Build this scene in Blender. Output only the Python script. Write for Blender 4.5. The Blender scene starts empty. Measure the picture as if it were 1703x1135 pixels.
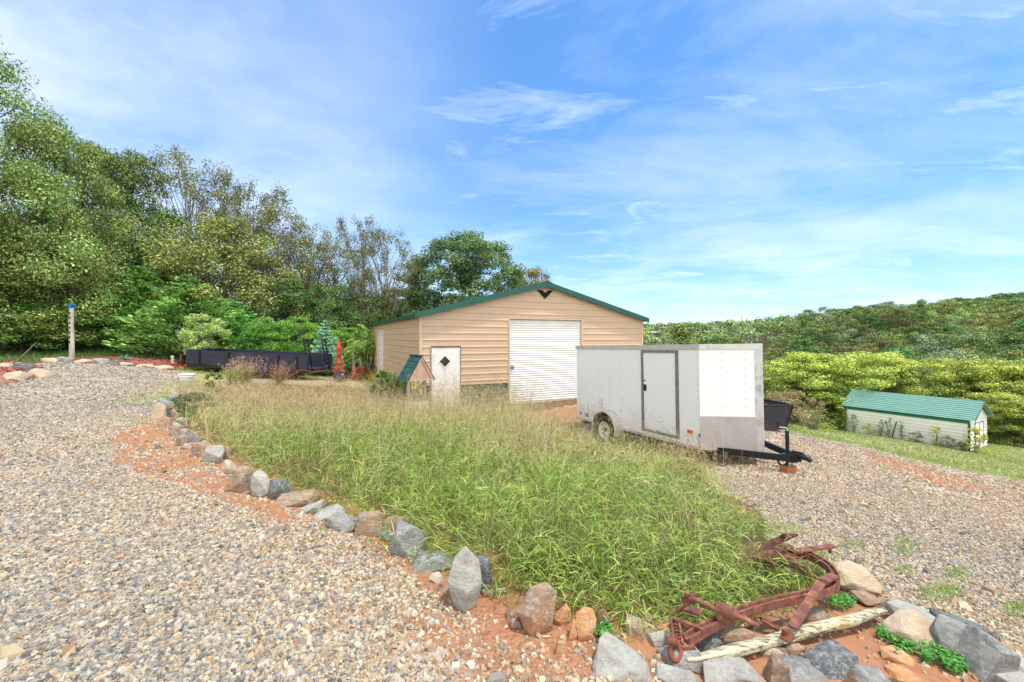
import bpy, bmesh, math, random
import numpy as np
from mathutils import Vector, Matrix, noise as mnoise

# ------------------------------------------------------------------ scene basics
scene = bpy.context.scene
COL = scene.collection
random.seed(7)
RNG = np.random.default_rng(7)
CAMZ = 1.55          # eye height over the gravel under the camera
F = 713.0            # focal length in photo pixels (1703 wide)
CX, HY = 851.5, 562.0

# ------------------------------------------------------------------ terrain
# surveyed points: x right, y forward, z relative to the eye
NEAR = [
 (0,-8,-1.6),(-12,-8,-1.5),(12,-8,-2.2),(0,0,-1.55),(-3,0,-1.55),(3,-1,-1.65),(0,2,-1.55),(-3,3,-1.53),(-6,3,-1.5),(-6,8,-1.5),
 (-3.2,5,-1.55),(-1.2,3.1,-1.56),(0.2,2.3,-1.56),(1.2,2.1,-1.58),
 (-10,10,-1.45),(-14,14,-1.35),(-20,20,-1.0),(-27,20,-0.7),(-26,8,-1.1),(-16.7,21,-1.5),(-11.8,20.2,-1.96),(-9.4,20.4,-2.05),
 (-9.5,13,-1.75),(-6.5,16,-2.1),(-20,30,-0.9),(-10,30,-1.7),(-30,34,-0.4),(0,34,-2.6),
 (-2.98,13.9,-2.39),(5.41,17.81,-2.40),(-7.97,24.6,-2.39),(.42,28.5,-2.45),(1.5,13.2,-2.41),(4,13.5,-2.5),
 (2.4,10.3,-2.48),(4.82,7.46,-2.35),(3.2,8.0,-2.38),(6.2,9.5,-2.62),(7.9,12.5,-2.75),(9.6,15,-3.35),(12.6,12,-3.58),(12.5,10.5,-3.46),(9,8,-2.9),
 (3.8,3.2,-1.96),(5.97,5,-2.35),(2.1,2.0,-1.62),(2.4,1.0,-1.65),(3.4,5.2,-2.12),(1.9,3.4,-1.72),(8,2,-2.5),(14,4,-3.5),
 (-1,9,-1.98),(-4,9.5,-1.85),(0.5,6.0,-1.92),(-2.5,7,-1.75),(1.8,6.5,-2.1),(0,11.5,-2.3),
 (31.8,29.8,-7.88),(28.2,36.2,-7.88),(35.2,31.7,-7.95),(20,20,-5.3),(22,14,-5.6),(18,30,-6.0),(10,26,-4.2),(42,36,-9.0),(36,46,-9.5),(24,48,-8.6),(10,44,-6.0),(46,20,-9.0),(30,12,-7),
]
FAR = [(-250,60,3),(-100,60,0),(-300,300,5),(-100,300,0),(0,60,-6),(-40,90,-3),(0,-100,-4),(-200,-100,0),(200,-100,-14),
 (40,70,-13),(70,60,-14),(100,60,-12),(20,90,-14),(60,110,-17),(110,90,-10),(30,160,-20),(80,150,-17),(95,130,-12),
 (150,125,-1.0),(120,140,-4),(110,165,-3),(180,150,1.5),(230,180,8),(260,120,9),(150,200,0),(60,230,-16),(10,300,-12),
 (120,260,-6),(60,330,-7),(200,300,6),(10,400,0),(60,450,4),(150,450,3.5),(250,420,6),(0,520,9),(100,560,6.5),(250,560,8),(420,420,12),(-100,550,6),
 (0,760,4),(300,760,4),(-300,700,4),(600,300,14),(600,700,6)]
def _rbf(pts, c):
    P_ = np.array(pts, float); X = P_[:, :2]
    D = np.sqrt(((X[:, None]-X[None])**2).sum(-1) + c*c)
    n = len(X)
    A = np.zeros((n+3, n+3)); A[:n,:n] = D; A[:n,n] = 1; A[:n,n+1:] = X; A[n,:n] = 1; A[n+1:,:n] = X.T
    w = np.linalg.solve(A, np.r_[P_[:,2], 0,0,0])
    def f(x, y):
        x = np.asarray(x, float); y = np.asarray(y, float)
        r = w[n] + w[n+1]*x + w[n+2]*y
        for i in range(n):
            r = r + w[i]*np.sqrt((x-X[i,0])**2+(y-X[i,1])**2+c*c)
        return r
    return f
_near, _far = _rbf(NEAR, 0.8), _rbf(FAR, 25.0)
def height(x, y):
    x = np.asarray(x, float); y = np.asarray(y, float)
    d = np.sqrt(x*x + (y-15)**2)
    t = np.clip((d-38)/34, 0, 1); t = t*t*(3-2*t)
    a = _near(np.clip(x,-60,70), np.clip(y,-40,70)); b = _far(x, y)
    return a*(1-t) + b*t + CAMZ
_TS = np.concatenate([np.linspace(.8, 20, 300), np.geomspace(20.05, 600, 400)])
def G(px, py, h=0.0):
    """the place on the ground (or h above it) that the photo shows at this pixel"""
    u, v = (px-CX)/F, (py-HY)/F
    g = CAMZ - v*_TS - (height(u*_TS, _TS)+h)
    k = np.where(g < 0)[0]
    if len(k) == 0 or k[0] == 0: t = 30.0
    else:
        i = k[0]; a, b = g[i-1], g[i]
        t = _TS[i-1] + (_TS[i]-_TS[i-1])*a/(a-b)
    return Vector((u*t, t, CAMZ - v*t))
def on_ground(x, y, h=0): return Vector((x, y, float(height(x, y))+h))

# ------------------------------------------------------------------ value noise
def vnoise(x, y, seed=0):
    xi = np.floor(x).astype(np.int64); yi = np.floor(y).astype(np.int64)
    fx = x-xi; fy = y-yi; fx = fx*fx*(3-2*fx); fy = fy*fy*(3-2*fy)
    def h(a, b):
        n = (a*374761393 + b*668265263 + seed*1442695041) & 0xffffffff
        n = ((n ^ (n >> 13))*1274126177) & 0xffffffff
        return ((n ^ (n >> 16)) & 0xffff)/65535.0
    return (h(xi,yi)*(1-fx)+h(xi+1,yi)*fx)*(1-fy) + (h(xi,yi+1)*(1-fx)+h(xi+1,yi+1)*fx)*fy
def fbm(x, y, seed=0, oct=4):
    r = 0; a = .5; s = 0
    for i in range(oct):
        r = r + a*vnoise(x*2**i, y*2**i, seed+i*17); s += a; a *= .5
    return r/s
def inpoly(x, y, poly):
    x = np.asarray(x); y = np.asarray(y); c = np.zeros(x.shape, bool); n = len(poly)
    for i in range(n):
        x1, y1 = poly[i]; x2, y2 = poly[(i+1) % n]
        if y1 == y2: continue
        m = ((y1 > y) != (y2 > y)) & (x < (x2-x1)*(y-y1)/(y2-y1)+x1)
        c ^= m
    return c

# ------------------------------------------------------------------ tagging
def tag(o, label=None, cat=None, group=None, kind=None):
    if label: o['label'] = label
    if cat: o['category'] = cat
    if group: o['group'] = group
    if kind: o['kind'] = kind
    return o
def thing(name, label, cat, loc=(0,0,0), rot=(0,0,0), group=None):
    o = bpy.data.objects.new(name, None); COL.objects.link(o)
    o.empty_display_size = .2
    o.location = loc; o.rotation_euler = rot
    return tag(o, label, cat, group)

# ------------------------------------------------------------------ mesh builders
def np_mesh(name, V, Fc, cols=None, mat=None, parent=None, smooth=False, normals=None):
    V = np.asarray(V, np.float32); Fc = np.asarray(Fc, np.int32)
    me = bpy.data.meshes.new(name)
    me.vertices.add(len(V)); me.vertices.foreach_set('co', V.ravel())
    m, k = Fc.shape
    me.loops.add(m*k); me.loops.foreach_set('vertex_index', Fc.ravel())
    me.polygons.add(m)
    me.polygons.foreach_set('loop_start', np.arange(0, m*k, k, dtype=np.int32))
    try: me.polygons.foreach_set('loop_total', np.full(m, k, np.int32))
    except Exception: pass
    me.polygons.foreach_set('use_smooth', np.full(m, smooth, bool))
    me.update(calc_edges=True)
    if cols is not None:
        at = me.color_attributes.new('Col', 'FLOAT_COLOR', 'POINT')
        c = np.ones((len(V), 4), np.float32); c[:, :cols.shape[1]] = cols
        at.data.foreach_set('color', c.ravel())
    o = bpy.data.objects.new(name, me); COL.objects.link(o)
    if mat: me.materials.append(mat)
    if parent: o.parent = parent
    return o

class MB:
    def __init__(s): s.v = []; s.f = []; s.sm = []; s.mi = []; s.cur = 0
    def add(s, vs, fs, smooth=False, M=None):
        b = len(s.v)
        for v in vs: s.v.append(tuple(M @ Vector(v)) if M is not None else tuple(v))
        for f in fs: s.f.append([b+i for i in f]); s.sm.append(smooth); s.mi.append(s.cur)
        return s
    def poly(s, pts): return s.add(pts, [list(range(len(pts)))])
    def box(s, a, b, M=None, bev=0.0):
        x0,y0,z0 = a; x1,y1,z1 = b
        if bev:
            e = bev; vs = []; 
            for (X, sx) in ((x0,1),(x1,-1)):
                for (Y, sy) in ((y0,1),(y1,-1)):
                    for (Z, sz) in ((z0,1),(z1,-1)):
                        vs += [(X, Y+sy*e, Z+sz*e), (X+sx*e, Y, Z+sz*e), (X+sx*e, Y+sy*e, Z)]
            bm = bmesh.new()
            for v in vs: bm.verts.new(v)
            bmesh.ops.convex_hull(bm, input=bm.verts)
            bm.verts.index_update()
            s.add([v.co[:] for v in bm.verts], [[v.index for v in f.verts] for f in bm.faces], False, M)
            bm.free(); return s
        vs = [(x0,y0,z0),(x1,y0,z0),(x1,y1,z0),(x0,y1,z0),(x0,y0,z1),(x1,y0,z1),(x1,y1,z1),(x0,y1,z1)]
        return s.add(vs, [(3,2,1,0),(4,5,6,7),(0,1,5,4),(1,2,6,5),(2,3,7,6),(3,0,4,7)], False, M)
    def bar(s, p0, p1, w, h, up=(0,0,1)):
        p0 = Vector(p0); p1 = Vector(p1); d = (p1-p0); L = d.length; d.normalize()
        up = Vector(up); sd = d.cross(up)
        if sd.length < 1e-4: sd = d.cross(Vector((1,0,0)))
        sd.normalize(); u2 = sd.cross(d)
        M = Matrix((( d.x, sd.x, u2.x, p0.x),(d.y, sd.y, u2.y, p0.y),(d.z, sd.z, u2.z, p0.z),(0,0,0,1)))
        return s.box((0,-w/2,-h/2), (L,w/2,h/2), M)
    def prism(s, pts, vec):
        """flat outline pts (3D) swept along vec"""
        n = len(pts); vec = Vector(vec)
        vs = [tuple(p) for p in pts] + [tuple(Vector(p)+vec) for p in pts]
        fs = [list(range(n))[::-1], [n+i for i in range(n)]] + [[i, (i+1)%n, n+(i+1)%n, n+i] for i in range(n)]
        return s.add(vs, fs)
    def tube(s, path, rad, n=8, smooth=True, cap=True):
        path = [Vector(p) for p in path]
        if not hasattr(rad, '__len__'): rad = [rad]*len(path)
        vs = []; fs = []
        prev = None
        for i, p in enumerate(path):
            d = (path[min(i+1, len(path)-1)] - path[max(i-1, 0)])
            if d.length < 1e-9: d = Vector((0,0,1))
            d.normalize()
            if prev is None:
                a = Vector((0,0,1)) if abs(d.z) < .9 else Vector((1,0,0))
                u = d.cross(a).normalized()
            else:
                u = (prev - d*prev.dot(d)); u = u.normalized() if u.length > 1e-6 else d.cross(Vector((1,0,0))).normalized()
            prev = u; w = d.cross(u)
            for k in range(n):
                t = 2*math.pi*k/n
                vs.append(p + (u*math.cos(t)+w*math.sin(t))*rad[i])
        for i in range(len(path)-1):
            for k in range(n):
                fs.append([i*n+k, i*n+(k+1)%n, (i+1)*n+(k+1)%n, (i+1)*n+k])
        s.add(vs, fs, smooth)
        if cap:
            s.add(vs[:n], [list(range(n))[::-1]]); s.add(vs[-n:], [list(range(n))])
        return s
    def cyl(s, p0, p1, r0, r1=None, n=16): return s.tube([p0, p1], [r0, r0 if r1 is None else r1], n)
    def lathe(s, prof, n=24, M=None, smooth=True, cap=False):
        """prof: (r, z) around Z"""
        vs = [(r*math.cos(2*math.pi*k/n), r*math.sin(2*math.pi*k/n), z) for r, z in prof for k in range(n)]
        fs = [[i*n+k, i*n+(k+1)%n, (i+1)*n+(k+1)%n, (i+1)*n+k] for i in range(len(prof)-1) for k in range(n)]
        s.add(vs, fs, smooth, M)
        if cap:
            s.add(vs[:n], [list(range(n))], False, M); s.add(vs[-n:], [list(range(n))], False, M)
        return s
    def build(s, name, mat, parent=None, weld=False):
        me = bpy.data.meshes.new(name)
        me.from_pydata([tuple(v) for v in s.v], [], s.f)
        me.polygons.foreach_set('use_smooth', s.sm)
        for q in (mat if isinstance(mat, (list, tuple)) else [mat]):
            if q: me.materials.append(q)
        me.polygons.foreach_set('material_index', s.mi)
        me.update()
        o = bpy.data.objects.new(name, me); COL.objects.link(o)
        if parent: o.parent = parent
        return o

# ------------------------------------------------------------------ materials
def srgb(r, g, b):
    f = lambda c: (c/255/12.92) if c/255 <= .04045 else ((c/255+.055)/1.055)**2.4
    return (f(r), f(g), f(b), 1)
class N:
    """tiny node-graph helper"""
    def __init__(s, name):
        s.m = bpy.data.materials.new(name); s.m.use_nodes = True
        s.t = s.m.node_tree; s.t.nodes.clear()
        s.out = s.t.nodes.new('ShaderNodeOutputMaterial')
    def n(s, typ, **kw):
        nd = s.t.nodes.new(typ)
        for k, v in kw.items():
            if k in nd.bl_rna.properties: setattr(nd, k, v)
            else: nd.inputs[k].default_value = v
        return nd
    def l(s, a, b): s.t.links.new(a, b)
    def coord(s, kind='Object', scale=(1,1,1)):
        tc = s.n('ShaderNodeTexCoord'); mp = s.n('ShaderNodeMapping'); mp.inputs['Scale'].default_value = scale
        s.l(tc.outputs[kind], mp.inputs['Vector']); return mp.outputs[0]
    def noise(s, vec, scale, detail=4, rough=.55):
        nd = s.n('ShaderNodeTexNoise'); nd.inputs['Scale'].default_value = scale; nd.inputs['Detail'].default_value = detail
        nd.inputs['Roughness'].default_value = rough; s.l(vec, nd.inputs['Vector']); return nd.outputs['Fac']
    def ramp(s, fac, stops):
        nd = s.n('ShaderNodeValToRGB'); e = nd.color_ramp.elements
        while len(e) < len(stops): e.new(.5)
        for i, (p, c) in enumerate(stops):
            e[i].position = p; e[i].color = c if hasattr(c, '__len__') else (c, c, c, 1)
        s.l(fac, nd.inputs['Fac']); return nd.outputs['Color']
    def mix(s, fac, a, b, mode='MIX'):
        nd = s.n('ShaderNodeMix', data_type='RGBA', blend_type=mode)
        for inp, val in ((nd.inputs[0], fac), (nd.inputs[6], a), (nd.inputs[7], b)):
            if hasattr(val, 'is_output') or isinstance(val, bpy.types.NodeSocket): s.l(val, inp)
            elif hasattr(val, '__len__'): inp.default_value = tuple(val)
            else: inp.default_value = val
        return nd.outputs[2]
    def math(s, op, a, b=0.0):
        nd = s.n('ShaderNodeMath', operation=op)
        for i, v in ((0, a), (1, b)):
            if isinstance(v, bpy.types.NodeSocket): s.l(v, nd.inputs[i])
            else: nd.inputs[i].default_value = v
        return nd.outputs[0]
    def bump(s, h, strength=.3, dist=.01, prev=None):
        nd = s.n('ShaderNodeBump'); nd.inputs['Strength'].default_value = strength; nd.inputs['Distance'].default_value = dist
        s.l(h, nd.inputs['Height'])
        if prev is not None: s.l(prev, nd.inputs['Normal'])
        return nd.outputs[0]
    def pbr(s, color, rough=.6, metal=0.0, normal=None, spec=.4):
        b = s.n('ShaderNodeBsdfPrincipled')
        for key, val in (('Base Color', color), ('Roughness', rough), ('Metallic', metal), ('Specular IOR Level', spec)):
            if isinstance(val, bpy.types.NodeSocket): s.l(val, b.inputs[key])
            else: b.inputs[key].default_value = val
        if normal is not None: s.l(normal, b.inputs['Normal'])
        s.l(b.outputs[0], s.out.inputs['Surface']); s.b = b
        return s.m

def mk(name, c1, c2=None, scale=3.0, rough=.6, metal=0.0, bump=.2, bscale=40, bdist=.004, c3=None, s3=1.2, t3=(.55,.7), stretch=(1,1,1)):
    """paint / metal / wood: two tones through fine noise, an optional third (dirt, rust) in patches"""
    g = N(name); v = g.coord('Object', stretch)
    c2 = c2 or tuple(x*.8 for x in c1[:3])+(1,)
    col = g.mix(g.ramp(g.noise(v, scale, 6, .65), [(.3, 0.0), (.7, 1.0)]), c1, c2)
    if c3: col = g.mix(g.ramp(g.noise(v, s3, 8, .75), [(t3[0], 0.0), (t3[1], 1.0)]), col, c3)
    nb = g.bump(g.noise(v, bscale, 5, .7), bump, bdist)
    r = g.math('ADD', g.math('MULTIPLY', g.noise(v, scale*2.3, 4), .25), rough-.12)
    return g.pbr(col, r, metal, nb)

def foliage_mat(name, trans=.28, hue=.03, val=.25, rough=.6, spec=.2):
    g = N(name)
    at = g.n('ShaderNodeAttribute'); at.attribute_name = 'Col'
    oi = g.n('ShaderNodeObjectInfo')
    hs = g.n('ShaderNodeHueSaturation')
    g.l(at.outputs['Color'], hs.inputs['Color'])
    g.l(g.math('ADD', g.math('MULTIPLY', oi.outputs['Random'], hue*2), .5-hue), hs.inputs['Hue'])
    g.l(g.math('ADD', g.math('MULTIPLY', g.math('FRACT', g.math('MULTIPLY', oi.outputs['Random'], 7.13)), val*2), 1-val), hs.inputs['Value'])
    b = g.n('ShaderNodeBsdfPrincipled'); b.inputs['Roughness'].default_value = rough
    b.inputs['Specular IOR Level'].default_value = spec
    g.l(hs.outputs[0], b.inputs['Base Color'])
    t = g.n('ShaderNodeBsdfTranslucent'); g.l(hs.outputs[0], t.inputs['Color'])
    mx = g.n('ShaderNodeMixShader'); mx.inputs[0].default_value = trans
    g.l(b.outputs[0], mx.inputs[1]); g.l(t.outputs[0], mx.inputs[2]); g.l(mx.outputs[0], g.out.inputs['Surface'])
    return g.m
LEAF = foliage_mat('leaf_green', .22, .015, .2); LEAF_FIX = foliage_mat('leaf_plain', .3, hue=.0, val=.0)
LEAF_FAR = foliage_mat('leaf_far', .08, .02, .28); LEAF_ROW = foliage_mat('leaf_row', .16, .012, .2)
GRASSM = foliage_mat('grass_blade', .16, 0, 0, .55, .25)
BARK = mk('bark', srgb(112,100,88), srgb(70,62,54), 9, .9, bump=.8, bscale=18, bdist=.03, stretch=(1,1,.25))
BARKP = mk('bark_pale', srgb(160,150,135), srgb(104,96,86), 9, .9, bump=.6, bscale=18, bdist=.02, stretch=(1,1,.25))
# ------------------------------------------------------------------ ground regions (outlines walked on the ground)
def gp(lst): return [tuple(G(a, b)[:2]) for a, b in lst]
STONE_LINE = [(268,706),(292,728),(318,748),(350,768),(392,790),(430,818),(470,834),(520,852),(560,874),(610,888),(660,914),(720,946),(775,1000),(880,1050),(960,1062),(1060,1085),(1100,1100)]
ISLAND = gp([(300,655),(292,695),(312,714),(345,738),(400,772),(450,796),(505,818),(555,845),(600,864),(650,880),(695,908),(735,935),(770,958),(830,988),(900,1004),(970,1016),(1040,1036),(1110,1046),(1180,1044),(1300,1010),(1390,985),(1375,935),(1330,905),(1270,880),(1230,850),(1190,800),(1130,762),(1060,738),(1000,728),(960,712),(850,694),(700,684),(640,650),(560,640),(420,637),(340,643)])
GRAVEL_L = gp([(60,606),(120,601),(190,606),(280,615),(330,622),(300,634),(250,660),(262,700)] + STONE_LINE) + [(0.9,1.2),(1.3,-7),(-30,-7),(-26,6),(-16,11.5)]
LANE = gp([(330,622),(400,629),(560,630),(640,640),(640,652),(560,641),(420,638),(335,645)])
GRAVEL_R = gp([(640,652),(700,684),(850,690),(960,672)]) + [(5.6,15.5),(8.3,16.2)] + gp([(1318,722),(1400,737),(1500,762),(1600,780),(1703,800)]) + [(16,10),(15,3),(9,-3),(1.6,-3),(1.6,1.1)] + gp([(1600,1110),(1490,1010),(1400,940),(1290,885),(1200,805),(1130,765),(1050,740),(960,715),(850,696),(700,688)])
CLAY = [gp([(180,722),(240,704),(300,735),(350,775),(420,822),(520,858),(600,895),(560,900),(470,860),(400,835),(330,812),(230,795),(190,765)]),
        gp([(560,870),(660,905),(720,945),(775,1000),(900,1060),(1010,1135),(960,1135),(860,1060),(760,1010),(690,960),(600,905)]),
        gp([(840,980),(1000,1010),(1120,1040),(1250,1020),(1400,990),(1480,1010),(1660,1110),(1700,1135),(1020,1135),(940,1070),(860,1020)]),
        gp([(1430,748),(1520,768),(1620,800),(1703,822),(1703,838),(1600,818),(1500,790),(1440,764)]),
        gp([(850,690),(960,674),(1000,700),(960,712),(880,700)])]
MULCH = [gp([(185,600),(215,596),(300,602),(330,610),(300,612),(200,605)]), gp([(-60,606),(20,603),(72,612),(60,626),(10,640),(-70,650)])]
def fill_clay(x, y):
    r = np.zeros(np.shape(x), bool)
    for p in CLAY: r |= inpoly(x, y, p)
    return r

def grid_axis(lo, hi, n, a):
    t = np.linspace(np.arcsinh(lo/a), np.arcsinh(hi/a), n); return a*np.sinh(t)
gx = grid_axis(-620, 720, 620, 3.0); gy = grid_axis(-90, 860, 560, 2.2)+1.0
GX, GY = np.meshgrid(gx, gy)
def relief(x, y):
    near = np.exp(-((x**2+(y-5)**2)/(30.0**2)))
    return near*((fbm(x*1.1, y*1.1, 5, 3)-.5)*.07 + (fbm(x*7, y*7, 9, 3)-.5)*.018)
GZ = height(GX, GY) + relief(GX, GY)
# the bed inside the stone line sits a little proud and rough
nxg, nyg = len(gx), len(gy)
idx = np.arange(nxg*nyg).reshape(nyg, nxg)
FQ = np.stack([idx[:-1,:-1], idx[:-1,1:], idx[1:,1:], idx[1:,:-1]], -1).reshape(-1, 4)
X, Y = GX.ravel(), GY.ravel()
def soft(poly, s=.25):
    """polygon mask with a ragged, noisy edge"""
    jx = X + (fbm(X*1.7, Y*1.7, 3)-.5)*s*2.2; jy = Y + (fbm(X*1.7+50, Y*1.7, 4)-.5)*s*2.2
    return inpoly(jx, jy, poly).astype(np.float32)
m_grav = np.clip(soft(GRAVEL_L, .35)+soft(GRAVEL_R, .4)+soft(LANE, .5), 0, 1)
m_clay = np.clip(sum(soft(p, .3) for p in CLAY), 0, 1)
_L = np.array(gp(STONE_LINE)); _nr = (np.abs(X) < 14) & (Y > 0) & (Y < 14); _d = np.full(len(X), 9.0)
_d[_nr] = np.min(np.hypot(X[_nr][:,None]-_L[None,:,0], Y[_nr][:,None]-_L[None,:,1]), 1)
m_clay = np.maximum(m_clay, np.clip(1.3-_d/.55, 0, 1))
m_mul = np.clip(sum(soft(p, .3) for p in MULCH), 0, 1)
far_l = (Y > 24.0 + .25*(X+10)*0) & (X < 6)
forest = ((far_l) | (X < -27) | (np.hypot(X, Y-15) > 47)).astype(np.float32)
forest = forest*(1-inpoly(X, Y, [(2,20),(8,26),(26,40),(40,44),(60,40),(60,0),(10,-20)]).astype(np.float32))
isl = ((X < 7.2) | (Y < 3)).astype(np.float32)*(Y > -3)*(1-inpoly(X, Y, gp([(200,676),(185,660),(225,640),(300,610),(480,612),(600,606),(640,632),(430,640),(320,650),(262,690)])).astype(np.float32))
cols = np.stack([m_grav, m_clay, forest, np.ones_like(m_grav)], -1)
g = N('ground_cover')
v = g.coord('Object')
at = g.n('ShaderNodeAttribute'); at.attribute_name = 'Col'
sep = g.n('ShaderNodeSeparateColor'); g.l(at.outputs['Color'], sep.inputs[0])
at2 = g.n('ShaderNodeAttribute'); at2.attribute_name = 'Mul'
sep2 = g.n('ShaderNodeSeparateColor'); g.l(at2.outputs['Color'], sep2.inputs[0])
def vor(scale, feat='F1'):
    nd = g.n('ShaderNodeTexVoronoi', feature=feat); nd.inputs['Scale'].default_value = scale
    g.l(wv, nd.inputs['Vector']); return nd
# warp so the stones do not read as a lattice
nw = g.n('ShaderNodeTexNoise'); nw.inputs['Scale'].default_value = 30; g.l(v, nw.inputs['Vector'])
wv = g.mix(.012, v, nw.outputs['Color'], 'ADD')
v1 = vor(34); v2 = vor(55)
sc = g.n('ShaderNodeSeparateColor'); g.l(v1.outputs['Color'], sc.inputs[0])
stone = g.ramp(sc.outputs[0], [(0, srgb(120,121,122)), (.25, srgb(164,163,160)), (.5, srgb(192,184,172)), (.72, srgb(178,152,124)), (.85, srgb(214,206,196)), (1, srgb(146,112,88))])
sc2 = g.n('ShaderNodeSeparateColor'); g.l(v2.outputs['Color'], sc2.inputs[0])
stone2 = g.ramp(sc2.outputs[1], [(0, srgb(134,133,132)), (.4, srgb(186,180,170)), (.7, srgb(170,146,122)), (1, srgb(206,200,192))])
stone = g.mix(.4, stone, stone2)
big = g.noise(v, .45, 5, .6)
fines = g.mix(g.noise(v, 60, 6, .8), srgb(150,124,98), srgb(196,172,144))
stone = g.mix(g.ramp(g.noise(v, 1.6, 7, .7), [(.40, 0.0), (.58, .85)]), stone, fines)
stone = g.mix(g.ramp(big, [(.45, 0.0), (.7, .4)]), stone, g.mix(.4, stone, srgb(176,132,98)))
claycol = g.mix(g.noise(v, 2.2, 7, .7), srgb(156,106,76), srgb(178,134,102))
claycol = g.mix(g.ramp(g.noise(v, 9, 6, .8), [(.52, 0.0), (.7, .8)]), claycol, srgb(140,84,56))
lawn = g.mix(g.noise(v, 1.3, 8, .75), srgb(88,110,48), srgb(136,142,74))
lawn = g.mix(g.ramp(g.noise(v, .6, 6, .7), [(.45, 0.0), (.7, .7)]), lawn, srgb(136,124,84))
soil = g.mix(g.noise(v, 6, 8, .8), srgb(74,58,38), srgb(128,98,66))
litter = g.mix(g.noise(v, 5, 7, .8), srgb(62,58,34), srgb(92,76,50))
mulch = g.mix(g.noise(v, 22, 6, .8), srgb(120,58,48), srgb(168,96,82))
# ragged thresholds at material borders
rag = g.math('MULTIPLY', g.math('SUBTRACT', g.noise(v, 14, 5, .7), .5), 1.1)
def thr(sock): return g.ramp(g.math('ADD', sock, rag), [(.42, 0.0), (.58, 1.0)])
col = g.mix(thr(sep2.outputs[1]), lawn, soil)
col = g.mix(sep.outputs[2], col, litter)
gm = thr(sep.outputs[0])
col = g.mix(gm, col, stone)
# clay shows through the thin gravel
holes = g.ramp(g.noise(v, 5.5, 6, .75), [(.30, .1), (.42, 1.0)])
cm = g.math('MULTIPLY', thr(sep.outputs[1]), holes)
col = g.mix(cm, col, claycol)
col = g.mix(thr(sep2.outputs[0]), col, mulch)
hgt = g.math('MULTIPLY', g.math('SUBTRACT', .6, v1.outputs['Distance']), gm)
b1 = g.bump(hgt, .9, .02)
b2 = g.bump(g.noise(v, 45, 6, .8), .7, .012, b1)
GROUNDM = g.pbr(col, .92, 0, b2, .15)
gv = np.stack([X, Y, GZ.ravel()], -1)
ground = np_mesh('ground', gv, FQ, cols, GROUNDM, None, True)
at = ground.data.color_attributes.new('Mul', 'FLOAT_COLOR', 'POINT')
c2 = np.ones((len(X), 4), np.float32); c2[:,0] = m_mul; c2[:,1] = isl; c2[:,2] = 0
at.data.foreach_set('color', c2.ravel())
tag(ground, kind='structure')
def gz(x, y): return height(x, y) + relief(np.asarray(x, float), np.asarray(y, float))

# ------------------------------------------------------------------ loose gravel stones near the camera
def scatter(n, x0, x1, y0, y1, dens, test):
    """rejection sampling; dens in 0..1"""
    x = RNG.uniform(x0, x1, n); y = RNG.uniform(y0, y1, n)
    k = (RNG.random(n) < dens(x, y)) & test(x, y)
    k &= (np.abs(x) < 1.32*np.maximum(y, 0)+1.6)
    return x[k], y[k]
def chips(x, y, size, flat, colors, sink=.25, rngs=(.55, 1.5)):
    """angular little stones: jittered, tapered blocks"""
    n = len(x)
    base = np.array([(-1,-1,-1),(1,-1,-1),(1,1,-1),(-1,1,-1),(-.62,-.62,1),(.62,-.62,1),(.62,.62,1),(-.62,.62,1)], float)
    V = np.repeat(base[None], n, 0) + RNG.uniform(-.38, .38, (n, 8, 3))
    sx = size*RNG.uniform(rngs[0], rngs[1], n); sy = sx*RNG.uniform(.5, .95, n); sz = sx*RNG.uniform(flat*.6, flat*1.3, n)
    V *= np.stack([sx, sy, sz], -1)[:, None]/2
    a = RNG.uniform(0, 2*np.pi, n); tx = RNG.normal(0, .28, n); ty = RNG.normal(0, .28, n)
    ca, sa = np.cos(a)[:, None], np.sin(a)[:, None]
    X_ = V[...,0]*ca - V[...,1]*sa; Y_ = V[...,0]*sa + V[...,1]*ca
    Z_ = V[...,2] + X_*tx[:, None] + Y_*ty[:, None]
    z = gz(x, y) + sz*(.5-sink)
    V = np.stack([X_+x[:, None], Y_+y[:, None], Z_+z[:, None]], -1).reshape(-1, 3)
    fc = np.array([(4,5,6,7),(0,1,5,4),(1,2,6,5),(2,3,7,6),(3,0,4,7)])
    Fc = (np.arange(n)[:, None, None]*8 + fc[None]).reshape(-1, 4)
    return V, Fc, np.repeat(colors, 8, 0)
def palette(n, cols, p):
    c = np.array([srgb(*q)[:3] for q in cols]); k = RNG.choice(len(cols), n, p=np.array(p)/sum(p))
    return c[k]*RNG.uniform(.8, 1.18, (n, 1))
GREYS = [(146,146,142),(124,124,122),(180,176,165),(204,196,180),(104,103,100),(184,168,138),(164,134,104),(196,166,122)]
TANS = [(190,168,134),(202,188,160),(174,142,108),(158,155,146),(214,204,184),(186,144,100),(132,127,118),(150,116,88)]
def stone_cols(x, y):
    n = len(x)
    # distance from the rock edging decides how sandy the stones are
    L = np.array(gp(STONE_LINE)); d = np.min(np.hypot(x[:, None]-L[None,:,0], y[:, None]-L[None,:,1]), 1)
    t = np.clip(.95-d/2.6 + (fbm(x*.6, y*.6, 21)-.5)*1.2, 0, 1)
    t = np.where(x > 1.5+0*x, np.clip(.75+(fbm(x*.5, y*.5, 23)-.5)*1.6, 0, 1), t)
    a = palette(n, GREYS, [5,3,5,5,1.5,3,.6,.8]); b = palette(n, TANS, [5,5,2.5,3,5,1.3,1.5,.7])
    return np.where((RNG.random(n) < t)[:, None], b, a)*np.array([.90,.86,.79])
STONEM = N('gravel_stone'); _a = STONEM.n('ShaderNodeAttribute'); _a.attribute_name = 'Col'
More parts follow.
